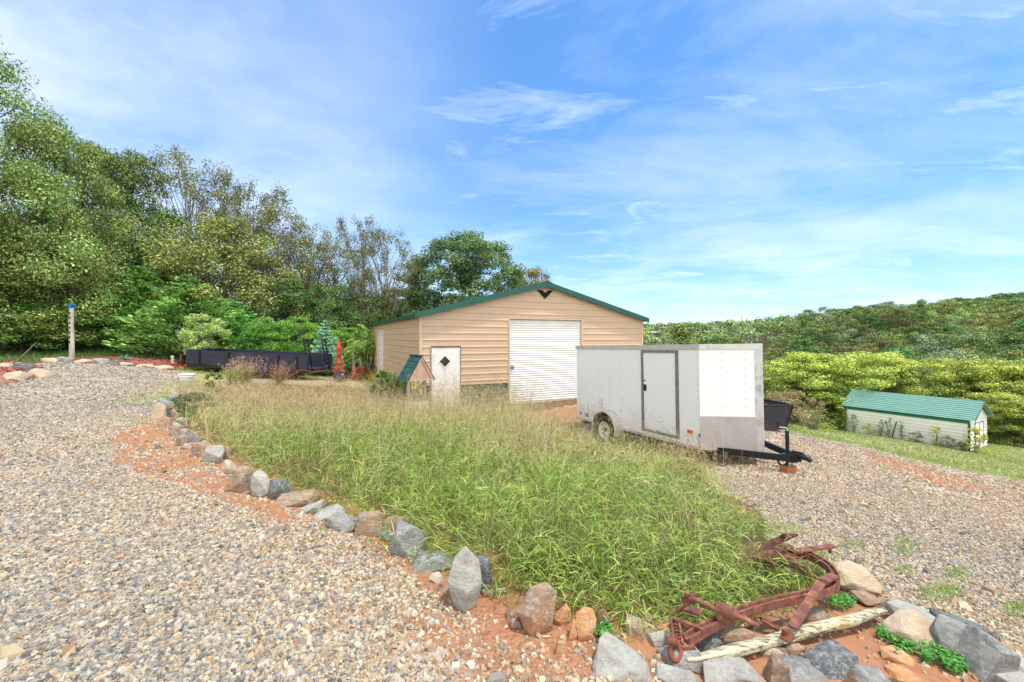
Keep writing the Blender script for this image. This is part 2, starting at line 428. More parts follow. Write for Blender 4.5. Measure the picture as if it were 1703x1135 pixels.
_v = STONEM.coord('Object'); _c = STONEM.mix(STONEM.noise(_v, 140, 3), _a.outputs['Color'], STONEM.mix(.5, _a.outputs['Color'], (.12,.11,.1,1)))
STONEM = STONEM.pbr(_c, .85, 0, STONEM.bump(STONEM.noise(_v, 220, 3), .4, .002), .25)
def not_clay(x, y, keep=.12):
    c = fill_clay(x + (fbm(x*1.7, y*1.7, 3)-.5)*.6, y)
    hole = fbm(x*2.4, y*2.4, 77)
    return ~(c & (hole > .30) & (RNG.random(x.shape) > np.where(x > 4, .8, keep)))
def inL(x, y): return inpoly(x+(fbm(x*1.7,y*1.7,3)-.5)*.5, y, GRAVEL_L)
def inR(x, y): return inpoly(x+(fbm(x*1.7,y*1.7,3)-.5)*.5, y, GRAVEL_R)
def thin(x, y):
    t = fbm(x*.9, y*.9, 31); tr = np.abs(np.sin((x*.55+y*.25)*1.6+fbm(x*.3, y*.3, 5)*3))
    return np.clip(1.25-2.2*np.clip(t-.50, 0, 1)*4*.5-np.where(x > 1.5, .35*(tr < .35), .12*(tr < .25)), .28, 1.0)
parts = []
for (n, x0, x1, y0, y1, size, flat, test) in (
    (130000, -6.5, 1.6, 1.0, 5.0, .020, .5, inL), (17000, -6.5, 1.6, 1.0, 4.2, .030, .4, inL), (40000, -6.5, 1.6, 1.0, 5.0, .012, .6, inL), (95000, -12, -1, 5.0, 9.5, .026, .5, inL),
    (36000, -18, -4, 9.5, 17, .045, .45, inL), (26000, -24, -6, 16, 24, .06, .4, inL), (130000, 1.2, 9, 1.2, 7.0, .021, .5, inR), (70000, 2, 13, 7.0, 13.5, .032, .45, inR)):
    x, y = scatter(n, x0, x1, y0, y1, thin, lambda a, b: test(a, b) & not_clay(a, b))
    parts.append(chips(x, y, size, flat, stone_cols(x, y)))
# a few bigger strays
x, y = scatter(500, -7, 9, 1.2, 9, lambda a, b: np.ones_like(a), lambda a, b: inL(a, b) | inR(a, b))
parts.append(chips(x, y, .065, .55, stone_cols(x, y)))
# orange and pink rubble along the rock edging
x, y = scatter(20000, -6.5, 2.4, 1.2, 8, lambda a, b: np.ones_like(a)*.8, lambda a, b: fill_clay(a, b))
parts.append(chips(x, y, .022, .6, palette(len(x), TANS[:4]+[(200,146,98),(182,122,80)], [3,2,3,1,3,2])))
Vs = []; Fs = []; Cs = []; o_ = 0
for V_, F_, C_ in parts: Vs.append(V_); Fs.append(F_+o_); Cs.append(C_); o_ += len(V_)
grv = np_mesh('gravel', np.concatenate(Vs), np.concatenate(Fs), np.concatenate(Cs), STONEM)
tag(grv, kind='stuff', label='loose grey and tan gravel spread over the drive', cat='gravel')
# mulch chips
Vs = []; Fs = []; Cs = []; o_ = 0
for poly, n in ((MULCH[0], 9000), (MULCH[1], 9000)):
    P_ = np.array(poly); x = RNG.uniform(P_[:,0].min(), P_[:,0].max(), n); y = RNG.uniform(P_[:,1].min(), P_[:,1].max(), n)
    k = inpoly(x, y, poly); x, y = x[k], y[k]
    V_, F_, C_ = chips(x, y, .11, .3, palette(len(x), [(150,72,60),(176,96,84),(120,58,50),(196,132,120)], [4,3,2,1]), sink=0)
    Vs.append(V_); Fs.append(F_+o_); Cs.append(C_); o_ += len(V_)
tag(np_mesh('mulch', np.concatenate(Vs), np.concatenate(Fs), np.concatenate(Cs), STONEM), kind='stuff', label='red wood mulch on the planting beds beside the drive', cat='mulch')

# ------------------------------------------------------------------ grass
def ribbons(p0, d0, L, w, seg, droop, cols, side=None):
    """tapered bending blades. p0,d0 (n,3) L,w,droop (n,)"""
    n = len(p0)
    if side is None:
        side = np.cross(d0, np.array([0,0,1.0])) + RNG.normal(0, .5, (n, 3))
    side /= np.linalg.norm(side, axis=1, keepdims=True)+1e-9
    P = p0.copy(); d = d0.copy(); rows = []
    for i in range(seg+1):
        t = i/seg; ww = w*(1-t)**.7*(.5 if i == 0 else 1.0) + w*.06
        rows.append(P-side*ww[:, None]/2); rows.append(P+side*ww[:, None]/2)
        d = d + np.stack([0*L, 0*L, -droop/seg], -1); d /= np.linalg.norm(d, axis=1, keepdims=True)
        P = P + d*(L/seg)[:, None]
    V = np.stack(rows, 1)   # n, 2(seg+1), 3
    k = 2*(seg+1)
    fc = np.array([(2*i, 2*i+1, 2*i+3, 2*i+2) for i in range(seg)])
    Fc = (np.arange(n)[:, None, None]*k + fc[None]).reshape(-1, 4)
    return V.reshape(-1, 3), Fc, np.repeat(cols, k, 0), P
class Acc:
    def __init__(s): s.V=[]; s.F=[]; s.C=[]; s.o=0
    def add(s, V, Fc, C): s.V.append(V); s.F.append(Fc+s.o); s.C.append(C); s.o += len(V)
    def build(s, name, mat=None, parent=None):
        return np_mesh(name, np.concatenate(s.V), np.concatenate(s.F), np.concatenate(s.C), mat or GRASSM, parent)
def gcol(n, dry, greens=((116,146,52),(150,176,74),(70,102,36),(184,194,106)), drys=((204,192,138),(182,166,112),(216,206,160),(190,158,128))):
    a = palette(n, greens, [3,3,3,2]); b = palette(n, drys, [4,3,3,1])
    return np.where((RNG.random(n) < dry)[:, None], b, a)
def unit(v): return v/(np.linalg.norm(v, axis=1, keepdims=True)+1e-9)
def dens_isl(x, y): return np.ones_like(x)
A = Acc()
ISL = np.array(ISLAND)
PLOWGAP = gp([(1240,935),(1256,895),(1290,878),(1345,880),(1410,900),(1410,950),(1372,950),(1345,955),(1310,960),(1262,955)])
def in_isl(n):
    x = RNG.uniform(ISL[:,0].min(), ISL[:,0].max(), n); 
    # more samples near the camera
    y = ISL[:,1].min() + (ISL[:,1].max()-ISL[:,1].min())*RNG.random(n)**1.9
    k = inpoly(x, y, ISLAND) & ~inpoly(x, y, PLOWGAP); return x[k], y[k]
def dryness(x, y):
    d = np.hypot(x, y)
    return np.clip((d-4.2)/6.5 + (fbm(x*.5, y*.5, 41)-.5)*1.3, .05, .72)
def edge_h(x, y):
    """lower growth toward the plow end and the stone line"""
    L = np.array(gp(STONE_LINE)); d = np.min(np.hypot(x[:, None]-L[None,:,0], y[:, None]-L[None,:,1]), 1)
    L2 = np.array(gp([(1150,1060),(1250,1020),(1350,990),(1395,950),(1360,925),(1330,935),(1290,945),(1262,935),(1330,905)])); d2 = np.min(np.hypot(x[:, None]-L2[None,:,0], y[:, None]-L2[None,:,1]), 1)
    L3 = np.array(gp([(1230,850),(1190,805),(1130,768),(1060,742),(1000,730),(960,716)])); d3 = np.min(np.hypot(x[:, None]-L3[None,:,0], y[:, None]-L3[None,:,1]), 1)
    hf = np.clip(1.12-(y-4)*.028, .78, 1.0); left = np.clip((-1.2-x)/3, 0, 1)*np.clip((y-6)/5, 0, 1)
    hf = hf*(1-left*.62)
    return np.clip(.52+d*.5, .52, 1.0)*np.clip(.3+d2*.75, .3, 1.0)*np.clip(.36+d3*.5, .36, 1.0)*hf
def flow(x, y):
    """the way the grass leans: wind-laid patches, and outward over the edging stones"""
    a = fbm(x*.8, y*.8, 71, 3)*14; k = np.clip(fbm(x*1.1+7, y*1.1, 72, 3)*1.9-.45, 0, 1)*.9
    L = np.array(gp(STONE_LINE)); D = x[:,None]-L[None,:,0]; E = y[:,None]-L[None,:,1]; q = np.hypot(D, E); i = np.argmin(q, 1); m = np.arange(len(x)); qd = q[m, i]
    o = np.clip(1-qd/.6, 0, 1)*1.0/(qd+1e-3)
    return np.stack([np.cos(a)*k - D[m, i]*o, np.sin(a)*k - E[m, i]*o], -1)
def clumps(x, y): return np.clip(.1+1.8*fbm(x*1.9, y*1.9, 63, 3), .42, 1.5)
# 1. leafy stems (near green mass)
x, y = in_isl(36000); k = (np.hypot(x, y) < 9.5); x, y = x[k], y[k]
n = len(x); hs = edge_h(x, y)*clumps(x, y); clump = fbm(x*1.6, y*1.6, 61)
p0 = np.stack([x, y, gz(x, y)-.02], -1)
lean = RNG.normal(0, .5, (n, 2))+flow(x, y); d0 = unit(np.stack([lean[:,0], lean[:,1], np.full(n, 1.0)], -1))
L = RNG.uniform(.24, .5, n)*hs*(.6+clump*.9); dry = dryness(x, y)
sc_ = gcol(n, dry*.9)
V_, F_, C_, tip = ribbons(p0, d0, L, np.full(n, .0045), 3, np.full(n, .5), sc_*.9); A.add(V_, F_, C_)
for j in range(7):
    t = RNG.uniform(.15, 1.0, n); pp = p0 + (tip-p0)*t[:, None] + np.stack([0*t, 0*t, L*.12*np.sin(t*3.1)], -1)
    az = RNG.uniform(0, 2*np.pi, n); dd = unit(np.stack([np.cos(az), np.sin(az), RNG.uniform(-.1, .9, n)], -1))
    keep = RNG.random(n) < np.where(dry > .5, .45, .95)
    m = keep.sum(); cc = gcol(m, dry[keep]*.55)
    V_, F_, C_, _ = ribbons(pp[keep], dd[keep], RNG.uniform(.06, .16, m)*(.6+.5*hs[keep]), RNG.uniform(.005, .010, m), 2, RNG.uniform(.3, 1.1, m), cc); A.add(V_, F_, C_)
# 2. long blades everywhere
x, y = in_isl(62000); n = len(x); hs = edge_h(x, y)*clumps(x, y); dist = np.hypot(x, y)
p0 = np.stack([x, y, gz(x, y)-.02], -1); lean = RNG.normal(0, .38, (n, 2))+flow(x, y); d0 = unit(np.stack([lean[:,0], lean[:,1], np.full(n, 1.0)], -1))
V_, F_, C_, _ = ribbons(p0, d0, RNG.uniform(.3, .68, n)*hs, np.clip(.0035+dist*.0006, .004, .011), 4, RNG.uniform(.3, 1.6, n), gcol(n, dryness(x, y))); A.add(V_, F_, C_)
# 3. seed stalks with airy tan panicles
def stalks(x, y, hmin, hmax, wid, dryf=.75, nb=7, blen=.1):
    n = len(x); p0 = np.stack([x, y, gz(x, y)], -1); lean = RNG.normal(0, .22, (n, 2)) + np.array([.08, 0])
    d0 = unit(np.stack([lean[:,0], lean[:,1], np.full(n, 1.0)], -1)); L = RNG.uniform(hmin, hmax, n)*edge_h(x, y)
    cc = gcol(n, np.full(n, dryf)); dr = RNG.uniform(.1, .55, n)
    V_, F_, C_, tip = ribbons(p0, d0, L, wid, 4, dr, cc); A.add(V_, F_, C_)
    for j in range(nb):
        t = RNG.uniform(.62, .98, n); pp = p0 + (tip-p0)*t[:, None] + np.stack([0*t, 0*t, L*dr*.14*np.sin(t*3.14)], -1)
        az = RNG.uniform(0, 2*np.pi, n); dd = unit(np.stack([np.cos(az)*.7, np.sin(az)*.7, RNG.uniform(.3, 1.3, n)], -1))
        c2_ = palette(n, [(178,156,112),(198,182,142),(156,118,96),(148,140,90)], [4,3,2,2])
        V_, F_, C_, _ = ribbons(pp, dd, RNG.uniform(.4, 1.2, n)*blen, wid*.9, 2, RNG.uniform(.2, .8, n), c2_); A.add(V_, F_, C_)
x, y = in_isl(36000); k = RNG.random(len(x)) < np.clip(dryness(x, y)*1.5, .16, 1)*np.where((x/y*F+CX > 880) & (np.hypot(x, y) > 5.5), .4, 1)*np.where((x/y*F+CX > 965) & (x/y*F+CX < 1070) & (np.hypot(x, y) > 5.5), .3, 1); x, y = x[k], y[k]
k2 = (x/y*F+CX > 540) & (x/y*F+CX < 930) & (y > 5.5) & (RNG.random(len(x)) < .5); stalks(x[k2], y[k2], .8, 1.35, np.full(int(k2.sum()), .0045), .9)
stalks(x, y, .42, .98, np.clip(.0016+np.hypot(x, y)*.00042, .002, .006))
# thin outliers on the gravel side, in front of the white trailer and the roll-up door
FR = gp([(700,690),(850,696),(960,716),(1050,742),(1130,768),(1200,800),(1150,780),(1060,752),(960,730),(850,712)])
x = RNG.uniform(-3, 4.6, 9000); y = RNG.uniform(6.5, 13.4, 9000)
LL = np.array(gp([(850,692),(960,712),(1050,740),(1130,766),(1200,808),(1260,850)])); dd_ = np.min(np.hypot(x[:, None]-LL[None,:,0], y[:, None]-LL[None,:,1]), 1)
k = (dd_ < 1.0) & (RNG.random(len(x)) < .45*np.exp(-dd_*2.6)) & ~((np.abs((x/y*F+CX)-1012) < 34) & (RNG.random(len(x)) < .85)); x, y = x[k], y[k]
stalks(x, y, .75, 1.6, np.full(len(x), .004), .6, 8, .13)
tag(A.build('tall_grass'), kind='stuff', label='tall unmown green and straw coloured grass filling the rock edged bed', cat='grass')

# 4. tufts: weeds in the gravel, dry patches, strip under the black trailer, lawn
A = Acc()
def patch(poly, n, h, w, dry, greens=None, seg=2, jitter=.3, droop=1.0):
    P_ = np.array(poly); x = RNG.uniform(P_[:,0].min()-.2, P_[:,0].max()+.2, n); y = RNG.uniform(P_[:,1].min()-.2, P_[:,1].max()+.2, n)
    k = inpoly(x+(fbm(x*1.5, y*1.5, 8)-.5)*jitter*2, y+(fbm(x*1.5+9, y*1.5, 8)-.5)*jitter*2, poly) & (RNG.random(n) < .35+fbm(x*2.3, y*2.3, 14)); x, y = x[k], y[k]; n = len(x)
    p0 = np.stack([x, y, gz(x, y)-.01], -1); lean = RNG.normal(0, .6, (n, 2)); d0 = unit(np.stack([lean[:,0], lean[:,1], np.full(n, 1.0)], -1))
    kw = {} if greens is None else {'greens': greens}
    V_, F_, C_, _ = ribbons(p0, d0, RNG.uniform(.5, 1.2, n)*h, np.full(n, w), seg, RNG.uniform(.3, 1.2, n)*droop, gcol(n, np.full(n, dry), **kw)); A.add(V_, F_, C_)
BR = ((112,150,58),(136,168,72),(92,130,50),(150,176,92))
patch(gp([(185,668),(215,655),(250,655),(268,665),(250,678),(200,676)]), 9000, .10, .008, .35)
patch(gp([(225,655),(260,635),(330,624),(420,632),(420,642),(340,650),(300,660),(262,660)]), 30000, .13, .010, .8)
patch(gp([(290,612),(330,606),(480,616),(540,625),(480,628),(400,628),(330,620)]), 20000, .12, .015, .35, BR)
patch(gp([(440,634),(560,626),(640,632),(650,648),(560,640),(440,640)]), 9000, .12, .014, .75)
patch(gp([(520,612),(600,606),(625,612),(625,632),(560,626),(520,620)]), 16000, .16, .016, .6)
patch(gp([(200,700),(180,705),(210,713),(265,702),(270,694),(240,692)]), 2500, .07, .007, .5)
for (a, b, r, n) in ((520,900,13,260),(545,880,16,300),(870,1090,12,120),(1405,905,16,260),(1500,912,30,420),(1495,948,14,260),(1590,958,24,420),(1560,985,36,520),(1690,1015,26,480),(1530,1020,14,120),(1640,1080,14,160),
                 (560,915,12,150),(150,680,22,260),(60,700,26,260),(175,745,24,220),(90,648,30,200),(1580,1030,16,200),(700,985,10,120),(840,1010,14,200),(1000,1110,9,60),(155,958,4,30),(1300,880,30,420),(1360,925,24,300)):
    patch(gp([(a-r, b), (a-r*.5, b-r*.35), (a+r*.6, b-r*.4), (a+r, b+r*.1), (a+r*.3, b+r*.4), (a-r*.6, b+r*.35)]), n*14, .075 if a > 1250 else .05, .0055, .15, BR, jitter=.12)
# lawn: the slope between the drive and the shed
LAWN = gp([(1318,720),(1400,735),(1500,760),(1600,778),(1703,798)]) + [(17,10),(30,10),(48,24),(45,38),(30,44),(15,40),(8.5,24),(8.4,16.5)]
P_ = np.array(LAWN); n = 170000; x = RNG.uniform(P_[:,0].min()-.3, P_[:,0].max(), n); y = P_[:,1].min()-.3 + (P_[:,1].max()-P_[:,1].min())*RNG.random(n)**1.5
k = inpoly(x+(fbm(x*1.5, y*1.5, 8)-.5)*.8, y+(fbm(x*1.5+9, y*1.5, 8)-.5)*.8, LAWN); x, y = x[k], y[k]; n = len(x)
p0 = np.stack([x, y, gz(x, y)-.01], -1); lean = RNG.normal(0, .6, (n, 2)); d0 = unit(np.stack([lean[:,0], lean[:,1], np.full(n, 1.0)], -1))
big_ = fbm(x*.35, y*.35, 91)
V_, F_, C_, _ = ribbons(p0, d0, RNG.uniform(.05, .13, n)*(.7+big_), np.clip(y*.0011, .012, .04), 2, RNG.uniform(.3, 1.0, n), gcol(n, np.clip(big_*1.1-.2, .05, .6), greens=((98,138,48),(120,158,62),(82,120,42),(140,168,82)))); A.add(V_, F_, C_)
tag(A.build('lawn_grass'), kind='stuff', label='short green grass and weeds on the lawn slope and between the gravel', cat='grass')
# low clover in the lower right corner
A = Acc()
for (a, b, rx, ry, n) in ((1540,1085,70,26,1500),(1590,1110,26,18,500),(1480,1060,22,10,240),(1008,1062,26,14,240),(1400,1005,24,10,300)):
    q = [G(a+rx*math.cos(t), b+ry*math.sin(t)) for t in np.linspace(0, 6.28, 9)[:-1]]
    poly = [tuple(p[:2]) for p in q]; P_ = np.array(poly)
    x = RNG.uniform(P_[:,0].min(), P_[:,0].max(), n); y = RNG.uniform(P_[:,1].min(), P_[:,1].max(), n)
    k = inpoly(x, y, poly) & (fbm(x*9, y*9, 5) > .42); x, y = x[k], y[k]; n = len(x)
    c0 = np.stack([x, y, gz(x, y)+RNG.uniform(.01, .06, n)], -1)
    for j in range(3):
        az = RNG.uniform(0, 6.28, n); dd = unit(np.stack([np.cos(az), np.sin(az), RNG.uniform(0, .5, n)], -1))
        V_, F_, C_, _ = ribbons(c0, dd, RNG.uniform(.012, .024, n), RNG.uniform(.010, .018, n), 2, np.full(n, .4), palette(n, [(86,150,62),(110,170,76),(70,128,52)], [1,1,1])); A.add(V_, F_, C_)
tag(A.build('clover'), kind='stuff', label='low leafy clover creeping over red clay between the rocks', cat='clover')
# ------------------------------------------------------------------ materials for built things
TAN = mk('tan_siding', srgb(196,169,141), srgb(190,162,134), 1.3, .45, 0, .04, 30, c3=srgb(176,146,118), s3=.9, t3=(.62,.95))
TAN_TRIM = mk('tan_trim', srgb(202,175,147), srgb(194,167,139), 2, .45, 0, .03)
GREEN = mk('green_metal', srgb(20,84,70), srgb(16,72,60), 2, .4, .0, .04)
GREEN_D = mk('dark_green_metal', srgb(18,62,50), srgb(26,78,62), 3, .5, .0, .1)
ROLL = mk('white_rollup', srgb(226,226,222), srgb(214,214,210), 1.5, .42, 0, .03, c3=srgb(176,170,160), s3=1.6, t3=(.62,.9))
DOORW = mk('white_door', srgb(222,218,212), srgb(212,206,198), 3, .5, 0, .06, c3=srgb(150,138,124), s3=3.2, t3=(.52,.85))
WHITE = mk('white_trailer_skin', srgb(227,227,224), srgb(221,221,218), .7, .32, 0, .03, 4, c3=srgb(186,182,174), s3=1.1, t3=(.66,.95))
ALU = mk('aluminium_trim', srgb(196,196,190), srgb(176,175,168), 6, .4, .25, .1, c3=srgb(140,134,124), s3=3)
GREYTRIM = mk('dull_grey_trim', srgb(146,140,130), srgb(112,106,98), 6, .5, .35, .12)
BLACKM = mk('black_paint', srgb(28,28,30), srgb(18,18,20), 5, .42, 0, .12, c3=srgb(84,66,54), s3=5, t3=(.64,.8))
BLACKW = mk('black_wood_board', srgb(44,48,66), srgb(32,34,48), 5, .6, 0, .35, 14, .006, c3=srgb(84,86,96), s3=3, t3=(.6,.95), stretch=(.3,1,1))
RUBBER = mk('tyre_rubber', srgb(34,34,34), srgb(24,24,24), 9, .8, 0, .4)
RUST = mk('rust', srgb(136,88,72), srgb(92,56,48), 18, .85, .1, .8, 90, .005, c3=srgb(172,112,80), s3=16, t3=(.5,.66))
RUST_O = mk('rust_orange', srgb(140,80,58), srgb(104,58,44), 20, .85, .1, .6, 90, .004)
ORANGE = mk('orange_reflector', srgb(214,84,28), srgb(190,64,20), 3, .25, 0, .05)
REDL = mk('red_reflector', srgb(186,40,30), srgb(160,30,22), 3, .25, 0, .05)
GLASSD = mk('dark_glass', srgb(30,32,34), srgb(20,22,24), 3, .12, 0, .02)
WOODB = mk('wood_block', srgb(184,122,70), srgb(150,92,50), 12, .8, 0, .4, stretch=(1,1,.2))
GREYW = mk('grey_weathered_wood', srgb(206,196,178), srgb(150,140,126), 14, .9, 0, .7, 40, .008, stretch=(1,1,.12))
RED = mk('red_painted_steel', srgb(206,58,40), srgb(180,44,32), 6, .5, 0, .05)
WPLAST = mk('white_plastic', srgb(232,230,220), srgb(214,210,198), 4, .4, 0, .05)

def roll_mat(name, c, c2, scale, axis=2):
    pass
# ------------------------------------------------------------------ the tan garage
BX = Vector((.9063, .4226)); AX0 = Vector((-2.98, 13.9))
FLOOR = -2.39+CAMZ
gar = thing('metal_garage', 'tan ribbed metal garage with green roof trim and white roll-up door', 'garage', (AX0.x, AX0.y, FLOOR), (0, 0, math.radians(25)))
W, LN, EH, RH = 9.26, 11.8, 3.13, 4.33
SL = (RH-EH)/(W/2); P9 = .2315; SK = .83
RIB = [.019]
def ribwall(mb, x0f, x1f, z0, z1, mp, phase=0.0):
    pts = [(z0, 0.0)]
    k = int((z0-phase)/P9)-1
    while True:
        zc = phase + k*P9
        if zc-.03 > z1: break
        for dz, o in ((-.026,0),(-.013,RIB[0]),(.013,RIB[0]),(.026,0),(P9*.5-.01,0),(P9*.5,.004),(P9*.5+.01,0)):
            z = zc+dz
            if z0 < z < z1: pts.append((z, o))
        k += 1
    pts.append((z1, 0.0))
    for (za, oa), (zb, ob) in zip(pts[:-1], pts[1:]):
        mb.poly([mp(x0f(za), za, oa), mp(x1f(za), za, oa), mp(x1f(zb), zb, ob), mp(x0f(zb), zb, ob)])
c = lambda v: (lambda z: v)
mpf = lambda a, z, o: (a, -o, z)
mpl = lambda a, z, o: (-o, a, z)
mpr = lambda a, z, o: (W+o, a, z)
mpb = lambda a, z, o: (a, LN+o, z)
lf = lambda z: max(0.0, (z-EH)/SL); rf = lambda z: W-max(0.0, (z-EH)/SL)
DX0, DX1, DZ = 3.20, 6.25, 3.06
WX0, WX1, WZ = .37, 1.35, 2.09
m = MB()
ribwall(m, c(0), c(WX0-.03), SK, WZ+.02, mpf); ribwall(m, c(WX1+.03), c(DX0-.05), SK, WZ+.02, mpf); ribwall(m, c(0), c(DX0-.05), WZ+.02, DZ+.06, mpf)
ribwall(m, c(DX1+.05), c(W), SK, DZ+.06, mpf)
ribwall(m, lf, rf, DZ+.06, RH-.01, mpf)
m.build('front_wall', TAN, gar)
m = MB(); SY0, SY1, SZ = 7.74, 9.97, 2.87
ribwall(m, c(0), c(SY0-.05), SK, SZ, mpl); ribwall(m, c(SY1+.05), c(LN), SK, SZ, mpl); ribwall(m, c(0), c(LN), SZ, EH, mpl)
m.build('side_wall', TAN, gar)
m = MB(); ribwall(m, c(0), c(LN), 0, EH, mpr); m.build('side_wall', TAN, gar)
m = MB(); ribwall(m, c(0), c(W), 0, EH, mpb); ribwall(m, lf, rf, EH, RH-.01, mpb); m.build('rear_wall', TAN, gar)
m = MB()
ribwall(m, c(0), c(WX0-.03), -.2, SK-.01, mpf); m.build('skirt_panel', GREEN_D, gar); m = MB(); ribwall(m, c(WX1+.03), c(DX0-.05), -.2, SK-.01, mpf); m.build('skirt_panel', GREEN_D, gar); m = MB(); ribwall(m, c(DX1+.05), c(W), -.2, SK-.01, mpf); m.build('skirt_panel', GREEN_D, gar); m = MB()
ribwall(m, c(0), c(SY0-.05), -.2, SK-.01, mpl); m.build('skirt_panel', GREEN_D, gar); m = MB(); ribwall(m, c(SY1+.05), c(LN), -.2, SK-.01, mpl)
m.build('skirt_panel', GREEN_D, gar)
for (x, y) in ((-.025,-.025),(W-.055,-.025),(-.025,LN-.055),(W-.055,LN-.055)): MB().box((x, y, SK-.3), (x+.09, y+.09, EH+.02), bev=.006).build('corner_trim', TAN_TRIM, gar)
# base trim strip
for a_, b_ in (((WX1+.035,-.03,SK-.035),(DX0-.055,.0,SK+.0)),((DX1+.06,-.03,SK-.035),(W-.06,0,SK)),((-.03,.07,SK-.035),(0,SY0-.06,SK))): MB().box(a_, b_).build('base_trim', TAN_TRIM, gar)
# roof: two ribbed green slopes
OV = .17
for sgn in (0, 1):
    m = MB(); n = int((LN+2*OV)/.2315)
    e0 = (-OV, EH-OV*SL); rdg = (W/2, RH)
    if sgn: e0 = (W+OV, EH-OV*SL)
    prof = []
    y = -OV
    while y < LN+OV-.01:
        for dy, o in ((0,0),(.02,.02),(.045,.02),(.065,0)): prof.append((y+dy, o))
        y += .2315
    prof.append((LN+OV, 0))
    top = .075
    for (ya, oa), (yb, ob) in zip(prof[:-1], prof[1:]):
        m.poly([(e0[0], ya, e0[1]+top+oa), (rdg[0], ya, rdg[1]+top+oa), (rdg[0], yb, rdg[1]+top+ob), (e0[0], yb, e0[1]+top+ob)])
    m.poly([(e0[0], -OV+.03, e0[1]+.03), (rdg[0], -OV+.03, rdg[1]+.03), (rdg[0], LN+OV-.03, rdg[1]+.03), (e0[0], LN+OV-.03, e0[1]+.03)])
    m.build('roof', GREEN, gar)
    # rake trim
    h0, h1 = -.065, .115
    for yy in (-OV-.035, LN+OV+.003):
        m = MB(); m.prism([(e0[0], yy, e0[1]+h0), (rdg[0], yy, rdg[1]+h0), (rdg[0], yy, rdg[1]+h1), (e0[0], yy, e0[1]+h1)], (0, .032, 0)); m.build('rake_trim', GREEN, gar)
    m = MB(); x0 = e0[0]-.03 if not sgn else e0[0]+.002
    m.box((x0, -OV-.03, e0[1]-.03), (x0+.028, LN+OV+.03, e0[1]+.09)); m.build('eave_trim', GREEN, gar)
m = MB(); m.prism([(W/2-.2,-OV-.045,RH+.118-.2*SL),(W/2,-OV-.045,RH+.125),(W/2+.2,-OV-.045,RH+.118-.2*SL),(W/2+.2,-OV-.045,RH+.128-.2*SL),(W/2,-OV-.045,RH+.145),(W/2-.2,-OV-.045,RH+.128-.2*SL)],(0,LN+2*OV+.09,0)); m.build('ridge_cap', GREEN, gar)
# roll-up doors
def rollup(x0, x1, z1, mp, name='roll_up_door'):
    m = MB(); z = 0.0; p = .083; prev = None
    while z < z1:
        for k in range(8):
            t = k/8; zz = z+t*p
            if zz > z1: break
            o = -.075 + .014*math.sin(2*math.pi*t)
            cur = (zz, o)
            if prev: m.add([mp(x0, prev[0], prev[1]), mp(x1, prev[0], prev[1]), mp(x1, cur[0], cur[1]), mp(x0, cur[0], cur[1])], [(0,1,2,3)])
            prev = cur
        z += p
    d = m.build(name, ROLL, gar); return d
rd = rollup(DX0, DX1, DZ, mpf)
m = MB(); m.box((DX0-.05,-.028,.0),(DX0,.1,DZ+.05)); m.box((DX1,-.028,.0),(DX1+.05,.1,DZ+.05)); m.box((DX0,-.028,DZ),(DX1,.1,DZ+.05)); m.build('door_frame', TAN_TRIM, gar)
m = MB(); m.box((DX0+.01,.03,.005),(DX1-.01,.072,.10)); tag(m.build('bottom_bar', ALU, rd))
m = MB(); m.box((DX0+.03,.02,1.28),(DX0+.19,.058,1.38), bev=.008); m.build('latch', GREYTRIM, rd)
sd = rollup(SY0, SY1, SZ, mpl)
m = MB(); m.box((-.028,SY0-.05,0),(.1,SY0,SZ+.04)); m.box((-.028,SY1,0),(.1,SY1+.05,SZ+.04)); m.box((-.028,SY0,SZ),(.1,SY1,SZ+.04)); m.build('door_frame', TAN_TRIM, gar)
# walk door with diamond pane
m = MB(); m.box((WX0,-.012,.05),(WX1,.03,WZ-.035), bev=.004); wd = m.build('walk_door', DOORW, gar)
m = MB(); m.box((WX0-.03,-.024,.0),(WX0,.04,WZ)); m.box((WX1,-.024,.0),(WX1+.03,.04,WZ)); m.box((WX0,-.024,WZ-.03),(WX1,.04,WZ)); m.build('door_frame', GREYTRIM, gar)
dc = ((WX0+WX1)/2-.04, 1.60); r = .185
m = MB(); q = r+.035
out = [(dc[0]-q,dc[1]),(dc[0],dc[1]-q),(dc[0]+q,dc[1]),(dc[0],dc[1]+q)]; inn = [(dc[0]-r,dc[1]),(dc[0],dc[1]-r),(dc[0]+r,dc[1]),(dc[0],dc[1]+r)]
for i in range(4):
    j = (i+1) % 4
    m.prism([(out[i][0],-.027,out[i][1]),(out[j][0],-.027,out[j][1]),(inn[j][0],-.027,inn[j][1]),(inn[i][0],-.027,inn[i][1])],(0,.014,0))
m.build('window_frame', DOORW, wd)
m = MB(); m.prism([(a,-.016,b) for a, b in inn],(0,.003,0)); m.build('window', GLASSD, wd)
# eagle silhouette
eg = MB(); cxe, cze = 4.62, 3.98
wing = [(0,.06),(.05,.10),(.12,.155),(.22,.165),(.34,.16),(.27,.11),(.25,.07),(.21,.06),(.19,.01),(.15,.0),(.13,-.05),(.09,-.06),(.07,-.11),(.045,-.07),(.03,-.15),(.012,-.10),(0,-.16)]
R = [(cxe+a, -.045, cze+b) for a, b in wing]; Lq = [(cxe-a, -.045, cze+b) for a, b in wing]
eg.prism(R, (0,.012,0)); eg.prism(Lq, (0,.012,0)); eg.box((cxe-.004,-.033,cze-.05),(cxe+.004,-.0,cze+.05))
eo = eg.build('eagle_ornament', mk('flat_black', (.006,.006,.006,1), None, 4, .9)); eo.location = gar.location; eo.rotation_euler = gar.rotation_euler
tag(eo, 'black spread-wing eagle silhouette fixed under the garage peak', 'wall ornament')

